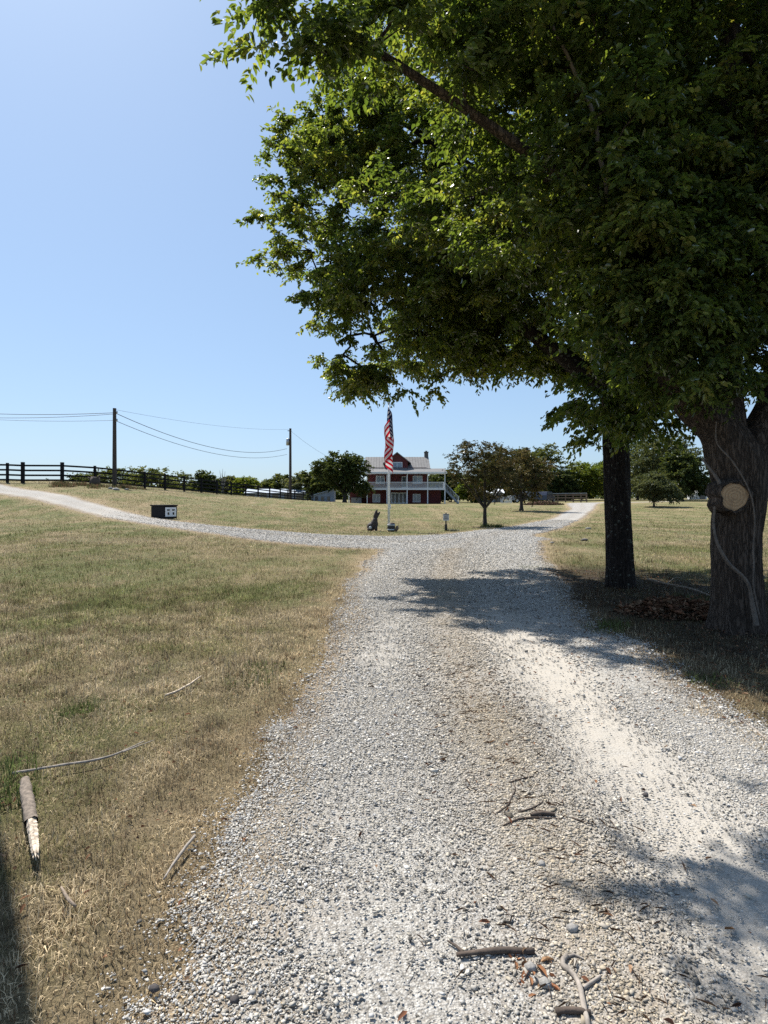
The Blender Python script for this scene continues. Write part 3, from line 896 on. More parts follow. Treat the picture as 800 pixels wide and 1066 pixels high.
def lobes(e, n, r, flat, seed, side=None):
    rg = np.random.default_rng(seed); out = []
    while len(out) < n:
        v = rg.normal(0, 1, 3); v /= np.linalg.norm(v)
        if side is not None and v @ np.array(side) < -.15: continue
        q = rg.uniform(.78, 1.12); rr = r * rg.uniform(.65, 1.25)
        out.append((e[0] + v[0] * e[3] * q, e[1] + v[1] * e[4] * q, e[2] + v[2] * e[5] * q, rr, rr, rr * flat, .85))
    return out


ellsB = [(.75, 13, 5.75, 2.15, 2.3, 1.25, .7), (-.95, 13, 7.8, 1.3, 1.7, 1.3, .65), (-.1, 12.6, 9.6, 1.4, 1.8, 1.5, .6), (3.4, 11.6, 10.4, 3.9, 3.9, 3.2, .8), (2.2, 11.6, 5.7, 2.2, 2.4, 1.75, 1.1),
         (4.6, 13.6, 6.5, 3.2, 2.8, 2.2, .7), (7, 11, 6.5, 2.7, 2.8, 2.4, .22), (4.9, 10.7, 3.3, .8, .6, .6, 1.2), (3.45, 10.2, 3.25, .55, .75, .75, 1.2), (4.35, 10.2, 3.6, .7, .7, .8, 1.0), (1.4, 12.2, 7.4, 2.2, 2.2, 1.8)]
ellsB += [(-2.2, 13, 6.9, .65, .7, .35, 1.5), (-.45, 12.6, 4.15, .7, .7, .4, 1.5), (.6, 12.5, 4.05, .7, .7, .4, 1.4), (2.0, 12.3, 4.6, .8, .7, .4, 1.0), (3.0, 12, 4.35, .7, .7, .4, 1.0)]
ellsB += lobes((.75, 13, 5.75, 2.3, 2.5, 1.35), 16, .72, .5, 3, (-.6, 0, -.5)) + lobes((-.95, 13, 7.8, 1.5, 1.9, 1.5), 13, .65, .55, 4, (-1, 0, 0)) + lobes((-.1, 12.6, 9.6, 1.6, 2.0, 1.7), 9, .65, .55, 5, (-1, 0, 0)) + lobes((2.2, 11.6, 5.6, 2.0, 2.2, 1.6), 8, .6, .5, 6, (0, 0, -1))
treeB = make_tree('shade_tree', 'shade tree with a straight dark slender trunk nearest the lane edge', 'tree', baseB, limbsB, ellsB, 1960, .43, 8, 18, .098, .054,
                  (M['bark_dark'], M['leaf_near']), 23, near=True, tip=.005, start=1.9, bias=.35, flare=.22, tone=.47)

# sawn limb stub on the thick trunk (a part of that tree)
stub = MB()
seg = 40
c0 = at(765, 517, 6.62)
rr = [.148 * (1 + .05 * math.sin(3 * i * 2 * math.pi / seg + 1) + .03 * math.sin(7 * i * 2 * math.pi / seg)) for i in range(seg)]
loc = np.array(c0) - baseA
V = []
for yy, k in ((.22, 1.42), (.06, 1.30), (-.012, 1.20), (-.016, 1.10), (.004, 1.03)):
    for i in range(seg):
        a = 2 * math.pi * i / seg; kk = k * (1 + (.07 * math.sin(5 * a + 1) + .05 * math.sin(11 * a)) * (k > 1.05))
        V.append((rr[i] * kk * math.cos(a), yy, rr[i] * kk * math.sin(a)))
stub.add(V, [(j * seg + i, j * seg + (i + 1) % seg, (j + 1) * seg + (i + 1) % seg, (j + 1) * seg + i) for j in range(4) for i in range(seg)])
collar = stub.build('limb_collar', M['bark_near'], treeA, loc, smooth=True)
sf = MB()
V = []
for yy, k in ((.03, 1.05), (.006, 1.04), (0, .99)):
    for i in range(seg):
        a = 2 * math.pi * i / seg
        V.append((rr[i] * k * math.cos(a), yy, rr[i] * k * math.sin(a)))
V.append((0, 0, 0))
sf.add(V, [(j * seg + i, j * seg + (i + 1) % seg, (j + 1) * seg + (i + 1) % seg, (j + 1) * seg + i) for j in range(2) for i in range(seg)] + [(2 * seg + i, 2 * seg + (i + 1) % seg, 3 * seg) for i in range(seg)])
cf = sf.build('sawn_face', M['cut_wood'], treeA, loc)
cf['label'] = 'pale tan round saw cut'


def vine(label, pts, rads):
    P, R = resample(pts, rads, .03)
    n = len(P)
    P = P + np.stack([(vn(np.arange(n) * .12, np.zeros(n), 5 + k) - .5) * .03 for k in range(3)], 1)
    disp = .85 + .3 * vn(np.arange(n)[:, None] * .3 + np.zeros((1, 10)), np.arange(10)[None, :] * .8 + np.zeros((n, 1)), 9)
    V, F = tube_arrays(P, R, 10, disp)
    b = P[0]
    o = link('climbing_vine', mesh_arrays('climbing_vine', V - b, [F], None, True), M['vine_bark'], loc=b)
    return tag(o, label, 'vine', 'vines on the thick trunk')


vine('thick bare vine stem winding from the trunk foot past the left of the sawn scar',
     [at(788, 652, 6.55), at(783, 622, 6.6), at(776, 605, 6.60), at(758, 584, 6.60), at(747, 566, 6.66), at(743, 545, 6.72), at(746, 522, 6.72), at(749, 505, 6.68), at(744, 495, 6.72), at(733, 478, 6.85)],
     [.028, .022, .020, .019, .017, .014, .018, .021, .017, .010])
vine('thin bare vine stem climbing on the right of the sawn scar',
     [at(790, 640, 6.58), at(784, 600, 6.6), at(786, 560, 6.6), at(784, 525, 6.6), at(775, 500, 6.6), at(762, 480, 6.62), at(748, 462, 6.7), at(745, 440, 6.75)],
     [.011, .010, .009, .009, .008, .008, .007, .006])
vine('long pale bare stem hanging in the dark crown high above the trunks',
     [at(640, 235, 6.2), at(628, 180, 6.1), at(618, 120, 6.1), at(596, 70, 6.0), at(565, 0, 5.9), at(545, -60, 5.9)],
     [.022, .022, .02, .018, .015, .01])


# ------------------------------------------------------------------ generic smaller trees
def round_tree(name, label, px, d, top_py, wpx, mats, seed, base_py=None, trunk_h=.22, ncl=120, L=.22, W=.13, cl=None, per=10, twigs=6, group=None, squash=1.0, lean=0, low=.0, tone=None, nell=6, r0=None, net=50):
    b = on(px, d)
    H = CAM_H + (HORIZ - top_py) / FPX * d - b[2]
    wid = wpx / FPX * d
    rng = np.random.default_rng(seed)
    cz0 = b[2] + H * trunk_h
    ch = H * (1 - trunk_h)
    ells = [(b[0] + lean * H, d, cz0 + ch * .5, wid * .36, wid * .36, ch * .42)]
    for k in range(nell):
        a = 2 * math.pi * k / nell + rng.uniform(0, .9); q = rng.uniform(.45, .7)
        zz = rng.uniform(.22, .78); s = rng.uniform(.18, .26)
        w_ = wid * .5 * q * math.sqrt(max(.1, 1 - (2 * zz - 1) ** 2 * .7))
        ells.append((b[0] + lean * H + w_ * math.cos(a), d + w_ * math.sin(a), cz0 + ch * zz, wid * s, wid * s, ch * s * squash))
    ells.append((b[0] + lean * H * 1.2, d, cz0 + ch * .80, wid * .24, wid * .24, ch * .2))
    r = r0 or max(.06, H * .022)
    t1 = cz0 + ch * .35
    limbs = [[(b[0], d, b[2] - .1, r), (b[0] + lean * H * .4, d, b[2] + H * trunk_h * .7, r * .8), (b[0] + lean * H, d, t1, r * .55), (b[0] + lean * H, d, cz0 + ch * .8, r * .2)]]
    for k in range(4):
        a = 2 * math.pi * k / 4 + rng.uniform(0, 1)
        limbs.append([(b[0] + lean * H * .5, d, b[2] + H * trunk_h * .9, r * .5), (b[0] + lean * H + wid * .16 * math.cos(a), d + wid * .16 * math.sin(a), cz0 + ch * .2, r * .4), (b[0] + lean * H + wid * .33 * math.cos(a), d + wid * .33 * math.sin(a), cz0 + ch * .5, r * .15)])
    return make_tree(name, label, 'tree', b, limbs, ells, ncl, cl or wid * .13, twigs, per, L, W, mats, seed, group, tip=.012, start=H * trunk_h * (.5 if low == 0 else low), bias=.4, net=net, tone=tone)


FAR = (M['bark_far'], M['leaf_far']); BRI = (M['bark_far'], M['leaf_bright']); APP = (M['bark_far'], M['leaf_apple']); GRY = (M['bark_far'], M['leaf_grey'])
round_tree('lawn_tree', 'dense dark round crowned tree at the left corner of the red house', 359, 83, 470, 62, FAR, 41, trunk_h=.17, ncl=330, L=.30, W=.19, per=11, tone=.35, r0=.30)
round_tree('fruit_tree', 'brownish leaved fruit tree with a crooked dark trunk beside the lane bend', 505, 34, 460, 84, APP, 42, trunk_h=.24, ncl=250, L=.12, W=.06, per=12, tone=.45, r0=.12, lean=.0, cl=.5, nell=9)
round_tree('fruit_tree', 'smaller brownish leaved fruit tree behind the crooked one, in front of the pickup', 543, 60, 466, 58, APP, 43, trunk_h=.15, ncl=190, L=.2, W=.11, per=11, tone=.6, r0=.2)
round_tree('lawn_tree', 'low umbrella shaped tree alone on the lawn seen between the two big trunks', 681, 66, 493, 50, GRY, 44, trunk_h=.14, ncl=260, L=.2, W=.11, per=10, tone=.4, squash=.8, r0=.12)

BG = 'trees beyond the black fence'
for i, (px, top, w, d, mt, lab) in enumerate([
    (86, 494, 34, 120, FAR, 'low dark tree just left of the left utility pole'),
    (120, 489, 44, 118, FAR, 'dark tree standing right behind the left utility pole'),
    (166, 487, 44, 112, FAR, 'widest rounded tree beyond the fence, right of the left utility pole'),
    (213, 490, 22, 120, FAR, 'small round dark tree beyond the fence, left of the bare dead tree'),
    (240, 496, 22, 125, GRY, 'small greyish tree just right of the bare dead tree'),
    (259, 497, 26, 120, BRI, 'pale green bushy tree above the left end of the low white shed'),
    (281, 499, 22, 118, FAR, 'low tree above the middle of the white shed'),
    (296, 494, 22, 112, FAR, 'dark tree just left of the tall pole with the transformer'),
    (318, 492, 30, 108, GRY, 'greyish tree right of the pole with the transformer'),
    (334, 486, 24, 100, FAR, 'taller tree touching the dark round tree beside the house'),
    (48, 500, 18, 150, FAR, 'tiny far bush low behind the left end of the fence')]):
    round_tree('background_tree', lab, px, d, top, w * 1.45, mt, 60 + i, trunk_h=.06, ncl=150, L=.42, W=.26, per=8, nell=10, tone=.55 + .25 * (i % 3) / 2, group=BG, net=20, low=.01)
BG2 = 'trees behind the house and the parking place'
for i, (px, top, w, d, mt, lab, tn) in enumerate([
    (455, 494, 30, 116, GRY, 'grey green bush peeping out behind the house wall on its right', .5),
    (470, 490, 34, 112, FAR, 'dark bushy tree at the right corner of the house', .3),
    (492, 498, 26, 100, BRI, 'pale green bush seen under the crooked fruit tree crown', .4),
    (520, 478, 46, 125, FAR, 'dark tree hidden behind the crooked fruit tree', .2),
    (545, 466, 40, 128, FAR, 'tall dark tree behind the smaller fruit tree', .3),
    (573, 463, 42, 122, FAR, 'tallest mid green tree behind the parked vehicles', .8),
    (588, 492, 20, 118, FAR, 'dark narrow tree in the gap left of the bright tree', .3),
    (606, 482, 42, 125, BRI, 'bright yellow green round tree right of the parked vehicles', .7),
    (634, 478, 40, 130, BRI, 'bright green tree partly hidden by the slender dark trunk', .35),
    (664, 452, 60, 118, FAR, 'mid green tree behind the low umbrella shaped tree', .6),
    (696, 450, 60, 105, GRY, 'grey green tall tree right of the umbrella shaped tree', .3),
    (711, 468, 34, 92, FAR, 'dark tree beside the thick trunk with the white shed showing behind', .35),
    (775, 478, 50, 95, FAR, 'tree behind the thick trunk', .3),
    (830, 470, 60, 95, FAR, 'tree beyond the right edge of the lawn', .3)]):
    round_tree('background_tree', lab, px, d, top, w * 1.3, mt, 90 + i, trunk_h=.05, ncl=240, nell=9, L=.42, W=.27, per=9, group=BG2, net=20, low=.01, tone=tn)
# off-frame right and left far trees so that a side step still sees a tree line
for i, px in enumerate((900, 980, -60, -140)):
    round_tree('background_tree', 'far tree beyond the side of the lawn', px, 125, 480, 70, FAR, 120 + i, trunk_h=.05, ncl=120, L=.6, W=.38, per=8, group='far trees at the sides', net=20, low=.01)

# low far hedgerow closing the horizon (one mass nobody could count)
rng = np.random.default_rng(5)
n = 2600
hx = rng.uniform(-260, 260, n); hy = 185 + rng.normal(0, 6, n) - np.abs(hx) * .05
hz = gz(hx, hy) + rng.random(n) ** .8 * (2.2 + 3.2 * fbm(hx * .05, hy * 0, 8))
Cc = np.stack([hx, hy, hz], 1)
me = crown_mesh('hedgerow', Cc, np.zeros_like(Cc), 1.6, 5, 7, 1.1, .7, rng)
tag(link('distant_treeline', me, M['leaf_far']), 'low dark green wooded line closing the far fields', 'treeline', kind='stuff')

# bare dead tree among the far trees
b = on(232, 122)
dt = thing('dead_tree', 'thin bare dead tree sticking up beyond the fence', 'tree', b)
mb = MB()
H = CAM_H + (HORIZ - 488) / FPX * 122 - b[2]
for k, (dx, dz) in enumerate(((0, 1), (.5, .92), (-.6, .95), (.9, .8), (-.2, .85))):
    mb.tube([(0, 0, 0), (dx * .2, 0, H * .4), (dx * .7, .1 * k, H * .7), (dx, 0, H * dz)], [.12, .09, .06, .02], 6)
mb.build('trunk', M['stick_grey'], dt)

# ------------------------------------------------------------------ black board fence
fence_px = [(-70, 42), (-30, 42.5), (8, 43.5), (24, 44), (65, 44.5), (99, 45.5), (119, 47.5), (151, 50), (172, 53), (192, 55.5), (210, 59), (226, 62), (241, 65.5), (256, 69), (269, 73), (281, 77), (292, 81), (300, 85), (307, 88), (316, 91), (326, 95)]
fpts = [on(px, d) for px, d in fence_px]
f0 = fpts[0]
fence = thing('board_fence', 'long black four board horse fence running down the hill crest', 'fence', f0)
for i, p in enumerate(fpts):
    q = p - f0
    big = i in (3, 4)
    MB().box((q[0], q[1], q[2] + (.75 if big else .70)), (.2 if big else .15, .2 if big else .15, 1.62 if big else 1.5)).build('post', M['black_wood'], fence)
    if i + 1 < len(fpts):
        r = fpts[i + 1] - f0
        for k in range(4):
            z = .22 + k * .36
            MB().bar((q[0], q[1] - .09, q[2] + z), (r[0], r[1] - .09, r[2] + z), .035, .13).build('board', M['black_wood'], fence)

# stump and weeds along the fence foot
p = on(99, 44.6)
st = MB(); st.tube([(0, 0, -.05), (0, 0, .3), (.05, 0, .62)], [.42, .36, .30], 12); st.tube([(.1, -.1, .45), (.5, -.2, .75)], [.08, .05], 6); st.tube([(-.2, 0, .4), (-.5, -.1, .6)], [.09, .05], 6)
tag(st.build('tree_stump', M['stick_dark'], loc=p, smooth=True), 'dark stump at the foot of a fence post on the hill', 'stump')
sp = []
rng = np.random.default_rng(77)
for k in range(46):
    px = rng.uniform(55, 150); d = np.interp(px, [55, 99, 150], [43.6, 44.2, 49]) - rng.uniform(.2, 2.2)
    q = on(px, d); sp.append((q[0], q[1], .4, rng.uniform(.15, .4)))
tufts('roadside_weeds', sp, 'rough weeds and brush along the fence foot', 'weeds', lambda n, r: np.where(r.random((n, 1)) < .45, np.array([[.16, .09, .06]]), np.array([[.10, .11, .045]])) * r.uniform(.5, 1.5, (n, 1)), rng, 60, .3, .03)
for k, (px, d, s) in enumerate(((115, 42.6, .22), (121, 42.2, .3), (132, 43.5, .2))):
    q = on(px, d); v, f = ico(); v = v * np.random.default_rng(k).uniform(.7, 1.2, (12, 1)) * np.array([s, s * .8, s * .5])
    tag(link('field_stone', mesh_arrays('field_stone', v, [f]), M['stone_pale'], loc=q + np.array([0, 0, s * .2])),
        ['small pale stone among the weeds left of the left utility pole foot', 'larger pale stone right beside the left utility pole foot', 'pale stone among the weeds right of the left utility pole foot'][k], 'stone', 'stones at the fence foot')

# ------------------------------------------------------------------ utility poles and lines
def pole(px, d, top_py, label, r=.14, extra=None):
    b = on(px, d)
    H = CAM_H + (HORIZ - top_py) / FPX * d - b[2]
    t = thing('utility_pole', label, 'utility pole', b, group='utility poles')
    m = MB(); m.tube([(0, 0, -.2), (0, 0, H * .5), (0, 0, H)], [r * 1.15, r, r * .85], 14)
    m.build('pole', M['pole_wood'], t, smooth=False)
    if extra: extra(t, H)
    return b, H, t


def ins(t, H):
    for z in (.35, .95):
        m = MB(); m.tube([(.13, 0, H - z - .08), (.2, 0, H - z), (.2, 0, H - z + .12)], [.05, .06, .04], 8); m.build('insulator', M['steel'], t)


def trf(t, H):
    m = MB(); m.tube([(-.38, 0, H - 2.5), (-.38, 0, H - 1.55), (-.38, 0, H - 1.5)], [.24, .24, .15], 14); m.build('transformer', M['steel'], t, smooth=True)
    m = MB(); m.bar((-.4, 0, H - .35), (.1, 0, H - .35), .08, .1); m.build('bracket', M['pole_wood'], t)


b1, H1, _ = pole(119.5, 47, 425, 'bare wooden utility pole rising behind the fence on the left', .15, ins)
b2, H2, _ = pole(302.5, 88, 446, 'utility pole carrying a grey transformer can, left of the house', .19, trf)


def wire(label, a, b, sag, r=.016):
    a = np.array(a); b = np.array(b)
    t = np.linspace(0, 1, 28)[:, None]
    P = a + (b - a) * t; P[:, 2] -= sag * 4 * (t * (1 - t))[:, 0]
    V, F = tube_arrays(P, np.full(28, r), 5)
    o = link('power_line', mesh_arrays('power_line', V - a, [F], None, True), M['wire'], loc=a)
    return tag(o, label, 'power line', 'overhead power lines')


top1 = b1 + np.array([0, 0, H1])
wire('upper sagging power line running from the left pole to the transformer pole', top1 - [0, 0, .35], at(299, 467, 88), 1.6, .026)
wire('lower sagging power line running from the left pole to the transformer pole', top1 - [0, 0, .95], at(299, 473, 88), 1.5, .022)
wire('thin faint high line meeting the top of the transformer pole', top1 - [0, 0, .1], at(301, 447, 88), .5, .010)
wire('upper power line leaving the left pole toward the left', top1 - [0, 0, .35], at(-140, 420, 50), .45, .022)
wire('middle power line leaving the left pole toward the left', top1 - [0, 0, .45], at(-140, 426, 50), .5, .018)
wire('lower power line leaving the left pole toward the left', top1 - [0, 0, .95], at(-140, 424, 50), .45, .013)
wire('thin service line dropping from the transformer pole toward the house', b2 + [0, 0, H2 - .3], at(381, 489, 92), 1.0, .014)

# a pole just outside the frame on the left, its shadow falls into the lower left corner
c = np.array([-3.39, 4.6, 0]); c[2] = g1(c[0], c[1])
tp = thing('utility_pole', 'near wooden pole left of the log, throwing the dark shadow strip', 'utility pole', c, group='utility poles')
m = MB(); m.tube([(0, 0, -.2), (0, 0, 4), (0, 0, 8)], [.17, .16, .14], 20); m.build('pole', M['pole_wood'], tp, smooth=True)

# ------------------------------------------------------------------ red house
HX, HY = 0.0, 90.0
hb = np.array([HX, HY, g1(3, 91) - .02])
house = thing('red_house', 'two storey dark red house with white balcony, grey metal roof and gabled dormer', 'house', hb)


def hz_(py, d=92.4): return CAM_H + (HORIZ - py) / FPX * d - hb[2]
def hx_(px, d=92.4): return (px - CXP) / FPX * d


w = MB()
w.box((1.95, 6.2, 2.75), (9.3, 7.6, 5.5 + .3))
w.box((7.2, 5.2, 1.1), (3.3, 5.0, 2.4))
w.box((-4.05, 5.5, 1.2), (2.6, 4, 2.4))
for x_ in (-2.7, 6.6):      # gable triangles
    w.prism([(2.4, 5.3), (10.0, 5.3), (6.3, 7.5)], 'x', x_ - .001 if x_ < 0 else x_ - .05, x_ + .05 if x_ < 0 else x_ + .001)
w.build('wall', M['red_siding'], house)
rf = MB()
ew = [(2.2, 5.48), (6.4, 7.55), (10.5, 5.48), (10.5, 5.38), (6.4, 7.42), (2.2, 5.38)]
rf.prism(ew, 'x', -3.0, 7.15)
roof = rf.build('roof', M['metal_roof'], house)
rbs = MB()
for k in range(24):
    x_ = -2.95 + k * .44
    rbs.bar((x_, 2.2, 5.50), (x_, 6.4, 7.57), .03, .04)
rbs.build('roof_seam', M['metal_roof'], roof)
pr = MB()
pr.add([(-3.05, -.35, 4.83), (9.45, -.35, 4.83), (9.45, 2.6, 5.5), (-3.05, 2.6, 5.5), (-3.05, -.35, 4.75), (9.45, -.35, 4.75), (9.45, 2.6, 5.4), (-3.05, 2.6, 5.4)],
       [(0, 1, 2, 3), (7, 6, 5, 4), (0, 4, 5, 1), (1, 5, 6, 2), (2, 6, 7, 3), (3, 7, 4, 0)])
pr.build('porch_roof', M['metal_roof'], house)
fa = MB(); fa.box((3.2, -.39, 4.72), (12.6, .06, .26)); fa.box((3.2, 1.1, 4.62), (12.3, 2.8, .04)); fa.build('fascia', M['white_paint'], house)
# dormer
dm = MB(); dm.prism([(.35, 5.3), (3.7, 5.3), (3.7, 6.62), (2.03, 7.88), (.35, 6.62)], 'y', 2.6, 6.2)
dormer = dm.build('dormer', M['red_siding'], house)
dr = MB()
dr.prism([(-.15, 6.23), (2.03, 7.90), (4.21, 6.23), (4.21, 6.36), (2.03, 8.06), (-.15, 6.36)], 'y', 2.25, 6.3)
dr.build('dormer_roof', M['metal_roof'], dormer)


def window(parent, x0, x1, z0, z1, y, panes=2, rows=1, gl='glass_pale', fr=.09):
    f = MB(); zc = (z0 + z1) / 2; xc = (x0 + x1) / 2
    f.box((x0 + fr / 2, y, zc), (fr, .08, z1 - z0)); f.box((x1 - fr / 2, y, zc), (fr, .08, z1 - z0))
    f.box((xc, y, z0 + fr / 2), (x1 - x0 - 2 * fr, .078, fr)); f.box((xc, y, z1 - fr / 2), (x1 - x0 - 2 * fr, .078, fr))
    for k in range(1, panes):
        f.box((x0 + (x1 - x0) * k / panes, y, zc), (fr * .9, .07, z1 - z0 - 2 * fr))
    for k in range(1, rows):
        f.box((xc, y - .002, z0 + (z1 - z0) * k / rows), (x1 - x0 - 2 * fr, .06, fr * .7))
    o = f.build('window', M['white_paint'], parent)
    g = MB(); g.box((xc, y + .01, zc), (x1 - x0 - fr, .03, z1 - z0 - fr)); g.build('pane', M[gl], o)
    return o


window(dormer, 1.2, 2.85, 5.55, 6.5, 2.57)
window(house, -1.25, .1, hz_(503.7), hz_(495.3), 2.37)
window(house, 4.47, 5.96, hz_(503.7), hz_(495.3), 2.37)
window(house, -1.79, -.6, .25, 1.55, 2.37)
window(house, 4.47, 5.66, .25, 1.55, 2.37)
dd = window(house, 2.75, 3.5, 2.45, 4.25, 2.37, 1, 1, 'glass_dark'); dd.name = 'balcony_door'
fd = window(house, 1.1, 3.55, .05, 1.75, 2.36, 4, 1, 'glass_dark', .13); fd.name = 'french_door'
# deck, posts, balustrade
dk = MB(); dk.box((3.3, 1.15, 2.33), (11.9, 2.5, .12)); dk.box((3.3, -.13, 2.28), (11.95, .05, .26)); dk.build('balcony_deck', M['white_paint'], house)
for x_ in (-2.55, .45, 3.5, 6.6, 9.2):
    m = MB(); m.box((x_, 0, 1.08), (.14, .14, 2.3)); m.box((x_, 0, 3.5), (.12, .12, 2.25)); m.build('porch_post', M['white_paint'], house)
for (xa, xb) in ((-2.55, .45), (.45, 3.5), (3.5, 6.6), (6.6, 9.2)):
    m = MB(); m.bar((xa + .06, 0, 3.3), (xb - .06, 0, 3.3), .07, .07); m.bar((xa + .06, 0, 2.52), (xb - .06, 0, 2.52), .05, .06)
    k = xa + .18
    while k < xb - .1:
        m.box((k, 0, 2.9), (.05, .04, .70)); k += .16
    m.build('railing', M['white_paint'], house)
m = MB(); m.bar((9.2, .05, 3.3), (9.2, 2.4, 3.3), .07, .07); m.bar((9.2, .05, 2.52), (9.2, 2.4, 2.52), .05, .06)
for k in range(14): m.box((9.2, .2 + k * .16, 2.9), (.04, .05, .70))
m.build('railing', M['white_paint'], house)
ch = MB(); ch.box((6.85, 6.6, 4.2), (.62, .7, 8.2)); ch.box((6.85, 6.6, 8.33), (.72, .8, .14)); ch.box((6.85, 6.6, 8.45), (.3, .3, .22)); ch.build('chimney', M['stone_dark'], house)
# lower left wing porch and outside stair on the right
wg = MB(); wg.prism([(-.1, 2.25), (4.0, 2.7), (4.0, 2.8), (-.1, 2.37)], 'x', -5.5, -2.75); wg.build('wing_roof', M['metal_roof'], house)
m = MB(); m.box((-5.3, 0, 1.1), (.16, .16, 2.3)); m.build('porch_post', M['white_paint'], house)
m = MB(); m.box((-4.3, 2.9, .45), (1.6, .9, .9)); m.box((-4.3, 2.9, .95), (1.7, 1.0, .06)); m.build('storage_chest', M['grey_paint'], house)
stt = MB()
stt.bar((9.35, 1.0, 2.25), (11.4, 1.0, .1), .06, .26); stt.bar((9.35, 2.0, 2.25), (11.4, 2.0, .1), .06, .26)
for k in range(9):
    stt.box((9.5 + k * .23, 1.5, 2.1 - k * .24), (.28, .95, .05))
stair = stt.build('stair', M['grey_board'], house)
m = MB(); m.bar((9.35, 1.0, 3.2), (11.4, 1.0, 1.1), .06, .08); m.box((11.4, 1.0, .6), (.1, .1, 1.2))
for k in range(9): m.box((9.5 + k * .22, 1.0, 2.55 - k * .225), (.04, .04, .95))
m.build('handrail', M['white_board'], stair)

# ------------------------------------------------------------------ flagpole, flag, ornaments on the lawn
fp = on(405, 29)
pole_t = thing('flagpole', 'slim white flagpole on the lawn in front of the house', 'flagpole', fp)
FH = CAM_H + (HORIZ - 421) / FPX * 29 - fp[2]
m = MB(); m.tube([(0, 0, 0), (0, 0, FH * .5), (0, 0, FH)], [.062, .05, .03], 16); m.build('pole', M['white_paint'], pole_t, smooth=True)
m = MB(); m.ball((0, 0, FH + .05), .06); m.box((0, 0, FH + .15), (.2, .03, .05)); m.box((0, 0, FH + .17), (.03, .03, .2)); m.build('finial', M['steel'], pole_t, smooth=False)
m = MB(); m.tube([(.07, 0, 1.2), (.06, 0, FH)], [.006, .006], 5); m.box((.075, 0, 1.2), (.04, .03, .2)); m.build('halyard', M['white_paint'], pole_t)


def flag():
    nu, nv = 110, 78
    U, Vv = np.meshgrid(np.linspace(0, 1, nu + 1), np.linspace(0, 1, nv + 1))
    hoist, drop = 1.95, 1.65
    dep = .06 + hoist * Vv * (1 - .12 * U) + drop * U
    z = FH - dep
    w_ = .04 + .17 * np.clip(dep / 1.1, 0, 1) * (1 - .35 * np.clip((dep - 2.8) / .8, 0, 1))
    ph = 2 * np.pi * (1.45 * U - .20) + .35 * Vv + .7 * np.sin(5 * U + 1.5 * Vv)
    x = .02 * (1 - U) + w_ * np.sin(ph) + .03 * np.sin(9 * Vv + 6 * U) * np.clip(U * 4, 0, 1)
    y = -.10 - .22 * U + .05 * np.cos(ph) + .05 * np.sin(11 * Vv + 3 * U) * np.clip(U * 4, 0, 1)
    V = np.stack([x, y, z], -1).reshape(-1, 3)
    F = grid_faces(nu + 1, nv + 1)
    uc = (np.arange(nu) + .5) / nu; vc = (np.arange(nv) + .5) / nv
    UC, VC = np.meshgrid(uc, vc)
    mi = (np.floor(VC * 13).astype(int) % 2)         # 0 red 1 white
    can = (UC < .4) & (VC < 7 / 13)
    mi = np.where(can, 2, mi)
    cu = UC / .4 * 12; cv = VC / (7 / 13) * 10
    iu = np.round(cu); iv = np.round(cv)
    star = can & (iu >= 1) & (iu <= 11) & (iv >= 1) & (iv <= 9) & ((iu + iv) % 2 == 0) & (((cu - iu) * .4 / 12 * 1.9) ** 2 + ((cv - iv) * (7 / 13) / 10) ** 2 < .022 ** 2)
    mi = np.where(star, 1, mi)
    me = mesh_arrays('flag', V, [F], None, True)
    me.polygons.foreach_set('material_index', mi.ravel().astype(np.int32))
    mats = []
    for nm, c in (('flag_red', (.50, .012, .026)), ('flag_white', (.70, .68, .68)), ('flag_blue', (.010, .014, .055))):
        t = NT(nm)
        no = t.n('TexNoise', {'Scale': 60.0, 'Detail': 2.0})
        cc = t.mix(t.math('MULTIPLY', no.outputs[0], .25), (*c, 1), tuple(k * .6 for k in c))
        d = t.n('BsdfDiffuse', {'Color': cc}); tr = t.n('BsdfTranslucent', {'Color': cc})
        mats.append(t.surf(t.n('MixShader', {0: .35, 1: d.outputs[0], 2: tr.outputs[0]}).outputs[0]))
    o = link('american_flag', me, mats, loc=fp)
    tag(o, 'American flag hanging limp in folds from the white flagpole', 'flag')


flag()
# barrel planter at the foot of the pole
p = on(407.5, 28.6)
pl = thing('barrel_planter', 'small dark barrel with pale hoops at the foot of the flagpole', 'planter', p)
m = MB(); m.tube([(0, 0, 0), (0, 0, .2), (0, 0, .42)], [.15, .19, .16], 16); m.build('barrel', M['dark_iron'], pl, smooth=True)
for z, r in ((.1, .180), (.32, .185)):
    m = MB(); m.tube([(0, 0, z - .03), (0, 0, z + .03)], [r, r], 16); m.build('hoop', M['white_board'], pl, smooth=True)
m = MB(); m.tube([(.2, -.05, .02), (.3, -.06, .2), (.27, -.06, .28)], [.07, .08, .05], 8); m.build('jug', M['brown_board'], pl, smooth=True)

